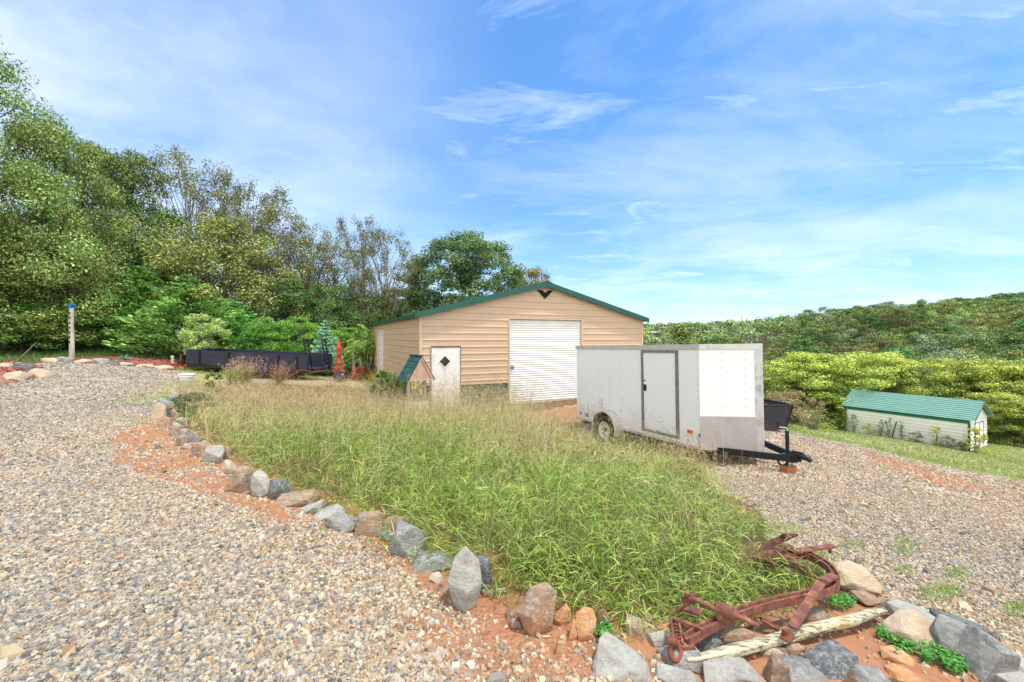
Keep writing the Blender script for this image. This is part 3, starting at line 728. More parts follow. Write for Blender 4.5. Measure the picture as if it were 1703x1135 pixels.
# ------------------------------------------------------------------ the white shed with the green roof
SHW = mk('white_shed_siding', srgb(236,233,224), srgb(228,225,216), 2, .45, 0, .03, c3=srgb(180,174,160), s3=1.3, t3=(.6,.9))
SHG = mk('shed_green_roof', srgb(122,164,150), srgb(112,152,138), 2, .4, 0, .04)
SHG2 = mk('shed_green_trim', srgb(36,108,84), srgb(30,92,72), 2, .4, 0, .04)
shed = thing('storage_shed', 'long white ribbed metal shed with pale green roof at the bottom of the lawn slope', 'shed', (31.8, 29.8, -7.85+CAMZ), (0, 0, math.atan2(.49, .871)))
# local x = along the gable end (away right), y = along the long side (back left)
RIB[0] = .034
SW, SLn, SE, SR = 3.66, 7.35, 2.1, 3.22
sm = lambda a, z, o: (-o, a, z); sf = lambda a, z, o: (a, -o, z)
ssl = (SR-SE)/(SW/2)
m = MB(); ribwall(m, c(0), c(SLn), -.2, SE, sm); m.build('long_wall', SHW, shed)
m = MB(); ribwall(m, lambda z: max(0,(z-SE)/ssl), lambda z: SW-max(0,(z-SE)/ssl), -.2, SR, sf); m.build('end_wall', SHW, shed)
m = MB(); ribwall(m, c(0), c(SLn), -.2, SE, lambda a, z, o: (SW+o, a, z)); ribwall(m, lambda z: max(0,(z-SE)/ssl), lambda z: SW-max(0,(z-SE)/ssl), -.2, SR, lambda a, z, o: (a, SLn+o, z)); m.build('rear_wall', SHW, shed)
for sg in (0, 1):
    m = MB(); ov = .13; e = (-ov, SE-ov*ssl+.1) if not sg else (SW+ov, SE-ov*ssl+.1); rg = (SW/2, SR+.1)
    n = 10
    for i in range(n):
        ta, tb = i/n, (i+1)/n
        P_ = lambda t, o: (e[0]+(rg[0]-e[0])*t, e[1]+(rg[1]-e[1])*t+o)
        tt = [(ta,0),(ta+.5/n,.0),(ta+.58/n,.055),(ta+.78/n,.055),(ta+.86/n,0),(tb,0)]
        for (t1,o1),(t2,o2) in zip(tt[:-1],tt[1:]):
            a, b = P_(t1,o1), P_(t2,o2)
            m.poly([(a[0],-.3,a[1]),(b[0],-.3,b[1]),(b[0],SLn+.3,b[1]),(a[0],SLn+.3,a[1])])
    m.build('roof', SHG, shed)
    m = MB(); m.prism([(e[0],-.33,e[1]-.1),(rg[0],-.33,rg[1]-.1),(rg[0],-.33,rg[1]+.035),(e[0],-.33,e[1]+.035)],(0,.028,0)); m.build('rake_trim', mk('shed_rake', srgb(96,116,104), None, 3, .5) if not sg else GREYTRIM, shed)
m = MB(); m.box((-.06,-.03,SE-.24),(-.036,SLn+.03,SE+.0)); m.build('fascia', SHG2, shed)
MB().box((-.04,-.04,-.2),(.07,.07,SE-.205)).build('corner_trim', SHG2, shed); MB().box((-.04,SLn-.07,-.2),(.07,SLn+.04,SE-.205)).build('corner_trim', SHG2, shed)
m = MB(); m.box((1.0,-.03,.0),(2.75,-.022,1.78)); dd = m.build('shed_door', SHW, shed)
m = MB()
for x in (.98,1.86,2.74): m.box((x,-.045,0),(x+.045,-.018,1.8))
m.box((1.03,-.043,1.78),(2.74,-.02,1.82)); m.build('door_frame', mk('dark_frame', srgb(66,84,76), None, 3, .5), dd)

# ------------------------------------------------------------------ the white enclosed trailer
TP = thing('cargo_trailer', 'white enclosed cargo trailer with a v-shaped nose and grey tread-plate guard', 'trailer', (3.53, 8.0, -2.096+CAMZ), (0, math.radians(-1.25), math.radians(-63.7)))
TL, TW, TH, NZ = 3.99, 1.83, 1.975, .60
outl = [(-TL,0),(0,0),(NZ,TW/2),(0,TW),(-TL,TW)]
m = MB(); m.prism([(x,y,.03) for x,y in outl],(0,0,TH-.10)); bodym = m
m = MB()
def ring(mb, z0, z1, e, side=range(5)):
    n = len(outl); cx_ = sum(p[0] for p in outl)/n; 
    off = []
    for i in range(n):
        p0 = Vector(outl[i-1]); p1 = Vector(outl[i]); p2 = Vector(outl[(i+1)%n])
        n1 = Vector(((p1-p0).y, -(p1-p0).x)).normalized(); n2 = Vector(((p2-p1).y, -(p2-p1).x)).normalized()
        nn = (n1+n2); nn = nn/(nn.length_squared)*2
        off.append(p1+nn*e)
    for i in side:
        j = (i+1)%n; a, b = outl[i], outl[j]; A_, B_ = off[i], off[j]
        mb.prism([(A_.x,A_.y,z0),(B_.x,B_.y,z0),(B_.x,B_.y,z1),(A_.x,A_.y,z1)], (a[0]-A_.x, a[1]-A_.y, 0))
ring(m, TH-.10, TH, .018); m.build('top_rail', ALU, TP)
m = MB(); m.prism([(x,y,TH-.06) for x,y in outl],(0,0,.05)); m.build('roof_sheet', ALU, TP)
m = MB(); ring(m, -.0, .055, .014, (0,3,4)); m.build('bottom_rail', ALU, TP)
# seams and rivets
m = bodym; m.box((-2.83,-.006,.06),(-2.80,0,TH-.105)); m.box((-.012,-.008,.06),(.0,0,TH-.105)); m.cur = 1
def rivet(p, nrm):
    p = Vector(p); nrm = Vector(nrm); m.cyl(p, p+nrm*.006, .009, .006, 6)
pn = Vector((TW/2, -NZ, 0)).normalized()
for x in (-3.86,-3.45,-3.05,-2.62,-2.25,-.62,-.06):
    for k in range(13): rivet((x, -.001, .14+k*.135), (0,-1,0))
for t in (.36,.74):
    for k in range(9 if True else 0): rivet((NZ*t, TW/2*t, .66+k*.145), pn)
m.build('body', [WHITE, GREYTRIM], TP)
# nose: corner post, tread plate
m = MB(); m.prism([(NZ-.07,TW/2-.11,.0),(NZ+.022,TW/2-.0,.0),(NZ-.07,TW/2+.11,.0),(NZ-.04,TW/2,.0)],(0,0,TH+.004)); m.build('nose_post', ALU, TP)
g = N('tread_plate'); v = g.coord('Object')
# small raised bars in a herringbone
def bars(ang, ox):
    mp = g.n('ShaderNodeMapping'); mp.inputs['Rotation'].default_value = (0, 0, math.radians(ang)); mp.inputs['Location'].default_value = (ox, ox*.7, 0)
    sw = g.n('ShaderNodeSeparateXYZ'); g.l(v, sw.inputs[0]); cb = g.n('ShaderNodeCombineXYZ')
    g.l(g.math('ADD', sw.outputs[0], g.math('MULTIPLY', sw.outputs[1], .8)), cb.inputs[0]); g.l(sw.outputs[2], cb.inputs[1]); g.l(cb.outputs[0], mp.inputs[0])
    b = g.n('ShaderNodeTexBrick'); g.l(mp.outputs[0], b.inputs[0]); b.inputs['Scale'].default_value = 24; b.inputs['Mortar Size'].default_value = .13; b.inputs['Color1'].default_value = (1,1,1,1); b.inputs['Color2'].default_value = (1,1,1,1); b.inputs['Mortar'].default_value = (0,0,0,1); b.inputs['Brick Width'].default_value = .7; b.inputs['Row Height'].default_value = .5
    return b.outputs['Color']
hh = g.mix(.5, bars(45, 0), bars(-45, .03))
pc = g.mix(hh, srgb(158,150,146), srgb(208,200,196)); pc = g.mix(g.ramp(g.noise(v, 2.5, 6, .7), [(.4, 0.0), (.8, .45)]), pc, srgb(150,128,116))
PLATE = g.pbr(pc, .45, .25, g.bump(hh, .6, .004))
m = MB()
a0 = Vector((0,0,0)); a1 = Vector((NZ,TW/2,0)); pnv = pn*.009
for s_ in (1, -1):
    y = (lambda q: q) if s_ == 1 else (lambda q: TW-q)
    m.prism([(a0.x+pnv.x*0, y(a0.y-.012), .0),(NZ*.9+pnv.x, y(TW/2*.9+pnv.y), .0),(NZ*.9+pnv.x, y(TW/2*.9+pnv.y), .61),(a0.x, y(a0.y-.012), .61)], (-pnv.x*.6, -pnv.y*.6*s_, 0))
m.build('stone_guard', PLATE, TP)
m = MB(); m.prism([(0,-.016,.61),(NZ*.9+pnv.x*1.5,TW/2*.9+pnv.y*1.6,.61),(NZ*.9+pnv.x*1.5,TW/2*.9+pnv.y*1.6,.635),(0,-.016,.635)],(-.01,.016,0)); m.build('guard_trim', ALU, TP)
# side door
D0, D1, DB, DT = -1.52, -.50, .115, 1.86
m = MB(); m.box((D0+.07,-.014,DB+.06),(D1-.07,-.002,DT-.08), bev=.003); sdoor = m.build('side_door', WHITE, TP)
m = MB(); w_ = .052
m.box((D0,-.026,DB),(D0+w_,-.001,DT-w_)); m.box((D1-w_*1.3,-.026,DB),(D1,-.001,DT-w_)); m.box((D0,-.026,DT-w_),(D1,-.001,DT)); m.box((D0+w_,-.024,DB),(D1-w_*1.3,-.001,DB+.04)); m.build('door_frame', GREYTRIM, TP)
m = MB(); m.box((D0+.075,-.035,.98),(D0+.155,-.013,1.12), bev=.01); m.box((D0+.095,-.05,1.03),(D0+.135,-.034,1.10), bev=.006); m.build('handle', BLACKM, sdoor)
m = MB(); m.box((D0+.06,-.02,1.19),(D0+.13,-.012,1.22)); m.build('door_plate', GREYTRIM, sdoor); MB().cyl((D0+.46,-.03,.17),(D0+.46,-.012,.17),.03,.02,12).build('door_latch', GREYTRIM, sdoor)
# vent, lamps, lettering
m = MB(); m.box((-3.80,-.03,.30),(-3.66,-.001,.50), bev=.012); m.build('vent', WPLAST, TP)
m = MB(); m.box((-3.84,-.018,.15),(-3.78,-.001,.21), bev=.004); m.build('marker_lamp', REDL, TP)
m = MB(); m.box((-.30,-.02,.27),(-.18,-.001,.33), bev=.004); m.build('marker_lamp', ORANGE, TP)
m = MB(); m.box((-.03,-.03,.24),(.01,-.0,.31), bev=.004); m.cyl((-.01,-.02,.05),(-.06,-.02,.24),.006,.006,6); m.build('bracket', GREYTRIM, TP)
def text_mesh(txt, size, mat, parent, name, loc, rot, depth=.002):
    cu = bpy.data.curves.new('t', 'FONT'); cu.body = txt; cu.size = size; cu.extrude = depth; cu.offset = size*.02; cu.align_x = 'CENTER'
    ob = bpy.data.objects.new('t', cu); COL.objects.link(ob)
    dg = bpy.context.evaluated_depsgraph_get(); me = bpy.data.meshes.new_from_object(ob.evaluated_get(dg)); me.name = name
    bpy.data.objects.remove(ob); me.materials.clear(); me.materials.append(mat)
    o = bpy.data.objects.new(name, me); COL.objects.link(o); o.parent = parent; o.location = loc; o.rotation_euler = rot; return o
text_mesh('OK', .13, mk('grey_lettering', srgb(84,84,90), None, 4, .5), TP, 'lettering', (-3.55,-.006,.115), (math.pi/2, 0, 0))
# running gear
def wheel(parent, loc, R_=.335, wd=.20, rimc=None, side=-1, holes=8):
    T = MB(); M = Matrix.Translation(loc) @ Matrix.Rotation(math.pi/2, 4, 'X')
    h = wd/2
    T.lathe([(R_*.60,-h*.86),(R_*.72,-h),(R_*.9,-h*.96),(R_*.975,-h*.78),(R_,-h*.5),(R_*.985,-h*.45),(R_,-h*.15),(R_*.985,-h*.1),(R_*.985,h*.1),(R_,h*.15),(R_,h*.5),(R_*.975,h*.78),(R_*.9,h*.96),(R_*.72,h),(R_*.60,h*.86)], 40, M)
    wo = T.build('wheel', RUBBER, parent)
    T = MB(); r = R_*.61
    T.lathe([(r,-h*.84),(r*1.03,-h*.9),(r*.97,-h*.9),(r*.93,-h*.62),(r*.86,-h*.35),(r*.8,-h*.30),(r*.55,-h*.42),(r*.38,-h*.5),(r*.30,-h*.34),(.001,-h*.34)] if side else [], 32, Matrix.Translation(loc) @ Matrix.Rotation(math.pi/2, 4, 'X') @ Matrix.Scale(-1, 4, (0,0,1)) )
    T.cur = 1
    for k in range(holes):
        a = 2*math.pi*k/holes
        p = Vector((loc[0]+math.cos(a)*r*.68, loc[1]+side*(h*.37), loc[2]+math.sin(a)*r*.68)); T.cyl(p, p+Vector((0,side*.012,0)), r*.075, r*.075, 10)
    T.cyl((loc[0],loc[1]+side*h*.3,loc[2]),(loc[0],loc[1]+side*h*.75,loc[2]), r*.22, r*.18, 14)
    for k in range(5):
        a = 2*math.pi*k/5+.3; p = Vector((loc[0]+math.cos(a)*r*.4, loc[1]+side*h*.45, loc[2]+math.sin(a)*r*.4)); T.cyl(p, p+Vector((0,side*.02,0)), r*.05, r*.05, 6)
    T.build('rim', [rimc or WPLAST, BLACKM], wo)
    return wo
WXC = -2.58
wheel(TP, (WXC, -.13, -.055), .335, .20)
wheel(TP, (WXC, TW+.13, -.055), .335, .20, side=1)
def fender(mb, cx_, cz_, R0, y0, y1, a0=-8, a1=188, stretch=0.0, t=.012, n=22):
    pr = []
    for k in range(n+1):
        a = math.radians(a0+(a1-a0)*k/n); ex = stretch/2*(1 if math.cos(a) > 0 else -1)
        pr.append((cx_+math.cos(a)*R0+ex, cz_+math.sin(a)*R0))
    for (p, q) in zip(pr[:-1], pr[1:]):
        mb.add([(p[0],y0,p[1]),(q[0],y0,q[1]),(q[0],y1,q[1]),(p[0],y1,p[1])], [(0,1,2,3)], True)
    # lip
    for (p, q) in zip(pr[:-1], pr[1:]):
        f = lambda r: (cx_+(r[0]-cx_)*.93, cz_+(r[1]-cz_)*.93)
        a_, b_ = f(p), f(q); mb.add([(p[0],y0,p[1]),(q[0],y0,q[1]),(b_[0],y0,b_[1]),(a_[0],y0,a_[1])], [(0,1,2,3)])
FEND = mk('dusty_fender', srgb(206,200,188), srgb(186,178,162), 5, .5, .1, .1)
m = MB(); fender(m, WXC, -.03, .44, -.25, .0, -12, 192); m.build('fender', FEND, TP)
m = MB(); fender(m, WXC, -.03, .44, TW+.25, TW, -12, 192); m.build('fender', FEND, TP)
m = MB()
for (p, q) in (((WXC+math.cos(math.radians(a))*.425, math.sin(math.radians(a))*.425-.03),(WXC+math.cos(math.radians(a+12))*.425, math.sin(math.radians(a+12))*.425-.03)) for a in range(-6, 186, 12)):
    m.add([(p[0],-.012,p[1]),(q[0],-.012,q[1]),(WXC,-.012,-.03)], [(0,1,2)])
m.build('wheel_well', BLACKM, TP)
m = MB(); m.bar((WXC,.1,-.055),(WXC,TW-.1,-.055),.07,.07); 
for y in (.12, TW-.12): m.bar((-TL+.03,y,-.045),(.0,y,-.045),.05,.09)
for x in (-3.9,-3.2,-2.0,-1.2,-.5): m.bar((x,.12,-.045),(x,TW-.12,-.045),.04,.06)
m.build('chassis', BLACKM, TP)
CP = Vector((1.33, TW/2, .02))
m = MB(); m.bar((.10,.23,-.0),(1.22,TW/2-.04,.0),.055,.11); m.bar((.10,TW-.23,-.0),(1.22,TW/2+.04,.0),.055,.11); m.box((.98,TW/2-.12,-.06),(1.2,TW/2+.12,.062)); m.build('tongue', BLACKM, TP)
m = MB(); m.tube([(1.1,TW/2,.06),(1.25,TW/2,.065),(1.38,TW/2,.04),(1.42,TW/2,.0)],[.055,.055,.05,.035],12); m.box((1.12,TW/2-.03,.1),(1.30,TW/2+.03,.125), bev=.006); m.build('coupler', BLACKM, TP)
m = MB(); m.box((.77,.455,.0-.04),(.85,.4615,.04)); m.build('sticker', WPLAST, TP)
bpy.data.objects.remove(bpy.data.objects['sticker'])
m = MB(); m.box((-.035,-.0285,-.03),(.035,-.0,.03)); st = m.build('sticker', WPLAST, TP); st.location = (.62, .545, 0); st.rotation_euler = (0,0,math.atan2(TW/2-.27, 1.12))
JX, JY = 1.04, TW/2-.01
jk = MB(); jk.cyl((JX,JY,.02),(JX,JY,.42),.031,.031,14); jk.cyl((JX,JY,.42),(JX,JY,.455),.036,.03,14); jk.build('jack', BLACKM, TP)
jk = MB(); jk.cyl((JX,JY,-.13),(JX,JY,.02),.024,.024,12); jk.cyl((JX,JY,-.15),(JX,JY,-.13),.05,.05,12); jk.build('jack_leg', ALU, TP); jk = MB(); jk.box((JX-.05,JY-.05,.0),(JX+.05,JY+.05,.03)); jk.build('jack_clamp', ALU, TP); jk = MB(); jk.tube([(JX,JY,.455),(JX,JY,.50),(JX-.12,JY-.06,.50)],.009,8); jk.build('crank_arm', ALU, TP)
jk = MB(); jk.tube([(JX-.12,JY-.06,.49),(JX-.12,JY-.06,.62)],.02,10); jk.build('crank_handle', BLACKM, TP)
# hanging safety chain + cable loop at the jack
m = MB(); m.tube([(JX-.05+.09*math.cos(a), JY-.06, -.08+.10*math.sin(a)) for a in np.linspace(0, 6.28, 22)], .012, 6); m.tube([(JX-.05+.07*math.cos(a), JY-.075, -.07+.075*math.sin(a)) for a in np.linspace(.5, 6.5, 20)], .010, 6); m.build('safety_cable', BLACKM, TP)
m = MB(); m.tube([(.8,.5,-.05),(.85,.45,-.2),(.95,.5,-.28),(JX-.04,JY-.05,-.2)], .006, 5); m.build('chain', GREYTRIM, TP)
bpy.context.view_layer.update()
fp = TP.matrix_world @ Vector((JX, JY, -.15)); gg = float(height(fp.x, fp.y))
m = MB(); M = Matrix.Translation((fp.x, fp.y, 0)) @ Matrix.Rotation(.35, 4, 'Z')
m.box((-.11,-.075,gg-.02),(.11,.075,max(fp.z, gg+.05)), M, bev=.006); tag(m.build('wood_block', WOODB), 'orange brown wooden block on the gravel under the trailer jack', 'wood block')

# ------------------------------------------------------------------ black steel hopper behind the trailer nose
HB = mk('scuffed_black_steel', srgb(62,64,70), srgb(42,44,50), 3, .5, .2, .12, c3=srgb(128,88,70), s3=1.6, t3=(.5,.75))
p = Vector((8.05, 12.3, 0)); zt = -(676-HY)/F*12.3+CAMZ
zb = -(716-HY)/F*12.3+CAMZ
hop = thing('steel_scoop', 'black flared steel scoop with rusty bottom on the ground behind the trailer nose', 'scoop', (p.x, p.y, zb), (0,0,math.radians(8)))
hh_ = .72
lo = [(-1.5,0.12),(-.15,0.12),(-.15,.75),(-1.5,.75)]; hi = [(-1.6,0),(.0,0),(.0,1.25),(-1.6,1.25)]
m = MB(); t = .02
for i in range(4):
    j = (i+1)%4
    a, b, c_, d_ = (lo[i][0],lo[i][1],0),(lo[j][0],lo[j][1],0),(hi[j][0],hi[j][1],hh_),(hi[i][0],hi[i][1],hh_)
    ce = Vector((-.8,.5,.4)); nn = (Vector(b)-Vector(a)).cross(Vector(d_)-Vector(a)).normalized()*t
    if nn.dot(ce-Vector(a)) < 0: nn = -nn
    m.prism([a,b,c_,d_], nn)
m.prism([(x,y,0) for x,y in lo], (0,0,.02)); m.build('tub', HB, hop)
m = MB()
for i in range(4):
    j = (i+1)%4; m.bar((hi[i][0],hi[i][1],hh_),(hi[j][0],hi[j][1],hh_),.05,.05)
m.bar((.02,-.0,hh_),(-.13,.1,.0),.05,.03); m.build('rim', BLACKM, hop)
m = MB(); m.bar((-1.2,.5,1.0),(-.35,.35,.62),.06,.03); m.bar((-1.3,.9,1.02),(-.3,.9,.72),.05,.03); m.build('hinge_arm', RUST, hop)
m = MB(); m.box((-.72,1.16,hh_-.02),(-.62,1.24,hh_+.14), bev=.01); m.build('bracket', REDL, hop)

# ------------------------------------------------------------------ black flat utility trailer
A0 = Vector((-15.98, 21.0)); B0 = Vector((-9.45, 20.0)); dv = (B0-A0); UL = dv.length
ang = math.atan2(dv.y, dv.x); zf = -(605.5-HY)/F*21+CAMZ; zr = -(617-HY)/F*20+CAMZ
UT = thing('utility_trailer', 'long black open utility trailer with plank sides and two upright ramps', 'trailer', (A0.x, A0.y, zf), (0, math.asin((zf-zr)/UL), ang))
UWd = 2.0; BH = .70
m = MB(); m.box((0,-.02,0),(UL*.985,.02,BH), bev=.004); m.build('side_board', BLACKW, UT)
m = MB(); m.box((0,UWd-.02,0),(UL*.985,UWd+.02,BH+.02), bev=.004); m.build('side_board', BLACKW, UT)
m = MB(); m.box((-.02,.025,0),(.02,UWd-.025,BH), bev=.004); m.build('front_board', BLACKW, UT)
m = MB(); m.box((.05,.03,-.02),(UL*.98,UWd-.03,.03)); m.build('deck', BLACKW, UT)
for x in (.72, 2.3, 4.95, 5.9): MB().box((x,-.075,-.02),(x+.10,-.022,BH-.03)).build('stake', BLACKM, UT); MB().box((x,UWd+.022,-.02),(x+.10,UWd+.075,BH-.03)).build('stake', BLACKM, UT)
m = MB(); m.box((0,-.06,-.13),(UL,.0,-.021)); m.box((0,UWd,-.13),(UL,UWd+.06,-.021)); m.box((UL-.06,.0,-.13),(UL,UWd,-.021)); m.bar((0,.1,-.09),(-1.25,UWd/2,-.09),.08,.11); m.bar((0,UWd-.1,-.09),(-1.25,UWd/2,-.09),.08,.11); m.build('frame', BLACKM, UT)
m = MB(); m.tube([(-1.1,UWd/2,-.05),(-1.4,UWd/2,-.03),(-1.5,UWd/2,-.07)],[.06,.055,.04],10); m.box((-1.16,UWd/2-.04,-.62+.0),(-1.08,UWd/2+.04,.0)); m.build('coupler', BLACKM, UT)
m = MB(); m.box((-1.0,.62,-.0),(-.92,.7,.42)); m.build('jack', RUST, UT)
m = MB(); m.box((.0,-.085,-.11),(.13,-.062,-.04)); m.build('marker_lamp', ORANGE, UT)
for x in (3.15, 4.05):
    wheel(UT, (x, -.17, -.27), .37, .22, BLACKM, holes=0); wheel(UT, (x, UWd+.17, -.27), .37, .22, BLACKM, side=1, holes=0)
GREYF = mk('grey_black_fender', srgb(70,70,76), srgb(50,50,56), 5, .4, .2, .1)
m = MB(); fender(m, 3.60, -.27, .46, -.31, -.03, 0, 180, .9); m.build('fender', GREYF, UT)
m = MB(); fender(m, 3.60, -.27, .46, UWd+.31, UWd+.03, 0, 180, .9); m.build('fender', GREYF, UT)
for y in (.25, UWd-.3):
    m = MB()
    b0 = Vector((UL-.1, y, -.05)); dirv = Vector((-.22,0,1)).normalized()
    for s_ in (0, .30): m.bar(b0+Vector((0,s_-.15,0)), b0+Vector((0,s_-.15,0))+dirv*1.5, .05, .05)
    for k in range(8): m.bar(b0+Vector((0,-.15,0))+dirv*(.1+k*.19), b0+Vector((0,.15,0))+dirv*(.1+k*.19), .05, .03)
    m.bar(b0+Vector((0,-.15,0))+dirv*1.5, b0+Vector((0,.15,0))+dirv*1.5, .06, .06)
    r_ = m.build('ramp', BLACKM, UT)
m = MB(); m.bar((UL-.7,-.06,.0),(UL+.1,-.06,.02),.04,.03); m.bar((UL+.02,-.1,-.08),(UL+.02,UWd,-.08),.05,.05); m.build('tail_bar', RUST, UT)

# ------------------------------------------------------------------ small yard things
def gpost(px, pyb, pyt, wpx):
    b = G(px, pyb); s = b.y/F; return b, (pyb-pyt)*s, wpx*s
# weathered pole with blue cap
b, h, w = G(119, 598), 0, 0; h = 90*b.y/F
pole = thing('wooden_pole', 'tall weathered grey wooden pole with a small blue box on top at the tree edge', 'pole', b)
m = MB(); rr = 3.5*b.y/F
m.tube([(0,0,-.3),(.01,0,h*.3),(-.02,0,h*.65),(0,0,h-.12)], [rr*1.1,rr,rr*.95,rr*.9], 12); pm = m
m = MB(); m.box((-rr*.7,-rr*1.0,h-.13),(rr*.7,rr*1.0,h+.0)); m.prism([(-rr*1.1,-rr*1.2,h),(rr*1.1,-rr*1.2,h),(rr*.8,-rr*1.2,h+.06),(-rr*.8,-rr*1.2,h+.06)],(0,rr*2.4,0)); m.build('cap_box', mk('blue_paint', srgb(40,110,150), None, 4, .5), pole)
m = pm; m.cur = 1
for k in range(7): m.box((-rr*.1,-rr*1.12,h*.3+k*.22),(rr*.35,-rr*.9,h*.3+k*.22+.1))
m.build('post', [GREYW, BLACKM], pole)
# lamp post behind the trailer
b = G(304, 603); b = Vector(((304-CX)/F*23.5, 23.5, 0)); b.z = float(height(b.x, b.y)); s = 23.5/F
zt = (HY-546)*s+CAMZ; hL = zt-b.z
lamp = thing('lamp_post', 'black garden lamp post with twin glass lanterns behind the black trailer', 'lamp post', b)
m = MB(); m.lathe([(.16,0),(.16,.12),(.09,.2),(.075,.6),(.045,.75),(.04,hL*.8),(.035,hL)], 14); m.tube([(-.3,0,hL-.18),(-.15,0,hL-.05),(0,0,hL-.12),(.15,0,hL-.05),(.3,0,hL-.18)], .02, 8); m.tube([(0,0,hL),(0,0,hL+.12)], [.03,.005], 8); m.build('post', BLACKM, lamp)
LG = mk('lantern_glass', srgb(160,180,200), srgb(140,160,184), 4, .15, 0, .02)
for x in (-.3, .3):
    m = MB(); m.lathe([(.05,hL-.3),(.09,hL-.28),(.13,hL-.06)], 6, Matrix.Translation((x,0,-.02))); ln = m.build('lantern', LG, lamp)
    m = MB(); m.lathe([(.16,hL-.07),(.06,hL+.03),(.001,hL+.1)], 6, Matrix.Translation((x,0,-.02))); m.build('cap', BLACKM, ln); m = MB(); m.lathe([(.05,hL-.34),(.06,hL-.3),(.001,hL-.3)],6,Matrix.Translation((x,0,-.02))); m.build('base_ring', BLACKM, ln)
# white stake
b = G(287, 606); m = MB(); m.box((-.05,-.05,-.1),(.05,.05,.42), bev=.01); m.box((-.1,-.03,.36),(.03,.03,.44), bev=.01); o = m.build('stake', mk('white_stake', srgb(214,200,182), srgb(190,170,150), 6, .8)); o.location = b; tag(o, 'short pale wooden stake beside the hitch of the black trailer', 'stake')
# bucket
b = G(311, 641); s = b.y/F; R_ = 11*s; H_ = 19*s
bk = thing('plastic_bucket', 'white plastic bucket standing in the dry grass', 'bucket', b)
m = MB(); m.lathe([(.001,.0),(R_*.78,0),(R_*.80,.01),(R_*.92,H_*.72),(R_*1.0,H_*.73),(R_*1.0,H_*.78),(R_*.95,H_*.79),(R_*.97,H_*.9),(R_*1.06,H_*.91),(R_*1.06,H_),(R_*.98,H_),(R_*.9,H_*.5),(R_*.75,.03),(.001,.03)], 28); m.build('shell', WPLAST, bk)
m = MB(); m.tube([(R_*1.07*math.cos(a), -R_*1.05*abs(math.sin(a)), H_*.85-R_*.75*math.sin(a)) for a in np.linspace(0, 3.14, 14)], .006, 6); m.build('bail_handle', GREYTRIM, bk)
# red lawn windmill tower
b = on_ground((564-CX)/F*21.5, 21.5); s = b.y/F; H_ = (HY-566)*s+CAMZ-b.z; bw = 10.5*s
wm = thing('windmill_tower', 'red metal lattice garden windmill tower near the garage', 'garden ornament', b, (0,0,.35))
def leg(i): 
    a = math.pi/4+i*math.pi/2; return Vector((bw*math.cos(a)*1.1, bw*math.sin(a)*1.1, 0))
top = Vector((0,0,H_*.93))
m = MB()
for i in range(4): m.bar(leg(i), top+leg(i)*.06, .045, .045)
m.build('tower_legs', RED, wm)
m = MB()
for k in range(6):
    t0, t1 = k/6*.92, (k+1)/6*.92
    for i in range(4):
        A_ = leg(i).lerp(top, t0); B_ = leg((i+1)%4).lerp(top, t0); C_ = leg((i+1)%4).lerp(top, t1); D_ = leg(i).lerp(top, t1)
        if k: m.bar(A_, B_, .028, .028)
        if k: m.bar(A_, C_, .02, .02); m.bar(B_, D_, .02, .02)
m.build('cross_braces', RED, wm)
m = MB(); m.prism([(-.14,-.1,H_*.78),(.14,-.1,H_*.78),(.14,.1,H_*.78),(-.14,.1,H_*.78)],(0,0,.03)); m.lathe([(.14,H_*.8),(.03,H_),(.001,H_*1.02)],4); m.build('cap', RED, wm)
# round kettle grill
b = G(567, 636); s = b.y/F; R_ = 12*s
kg = thing('kettle_grill', 'dark purple round kettle grill lying low in the grass', 'grill', b+Vector((0,0,-.05)))
KM = mk('kettle_enamel', srgb(66,44,58), srgb(48,32,42), 5, .22, .1, .03, c3=srgb(104,66,58), s3=4, t3=(.6,.8))
m = MB(); m.lathe([(.001,R_*.1),(R_*.5,R_*.17),(R_*.85,R_*.42),(R_,R_*.8),(R_*1.03,R_*.82)],28); m.build('bowl', KM, kg)
m = MB(); m.lathe([(R_*1.04,R_*.83),(R_*.95,R_*1.2),(R_*.62,R_*1.5),(R_*.2,R_*1.62),(.001,R_*1.64)],28); ld = m.build('lid', KM, kg)
m = MB(); m.tube([(-R_*.25,0,R_*1.62),(-R_*.2,0,R_*1.82),(R_*.2,0,R_*1.82),(R_*.25,0,R_*1.62)],.014,8); m.build('handle', WOODB, ld)
for a in (.5,2.6,4.7): MB().tube([(math.cos(a)*R_*.5,math.sin(a)*R_*.5,R_*.2),(math.cos(a)*R_*.95,math.sin(a)*R_*.95,-R_*.3)],.014,6).build('leg', GREYTRIM, kg)
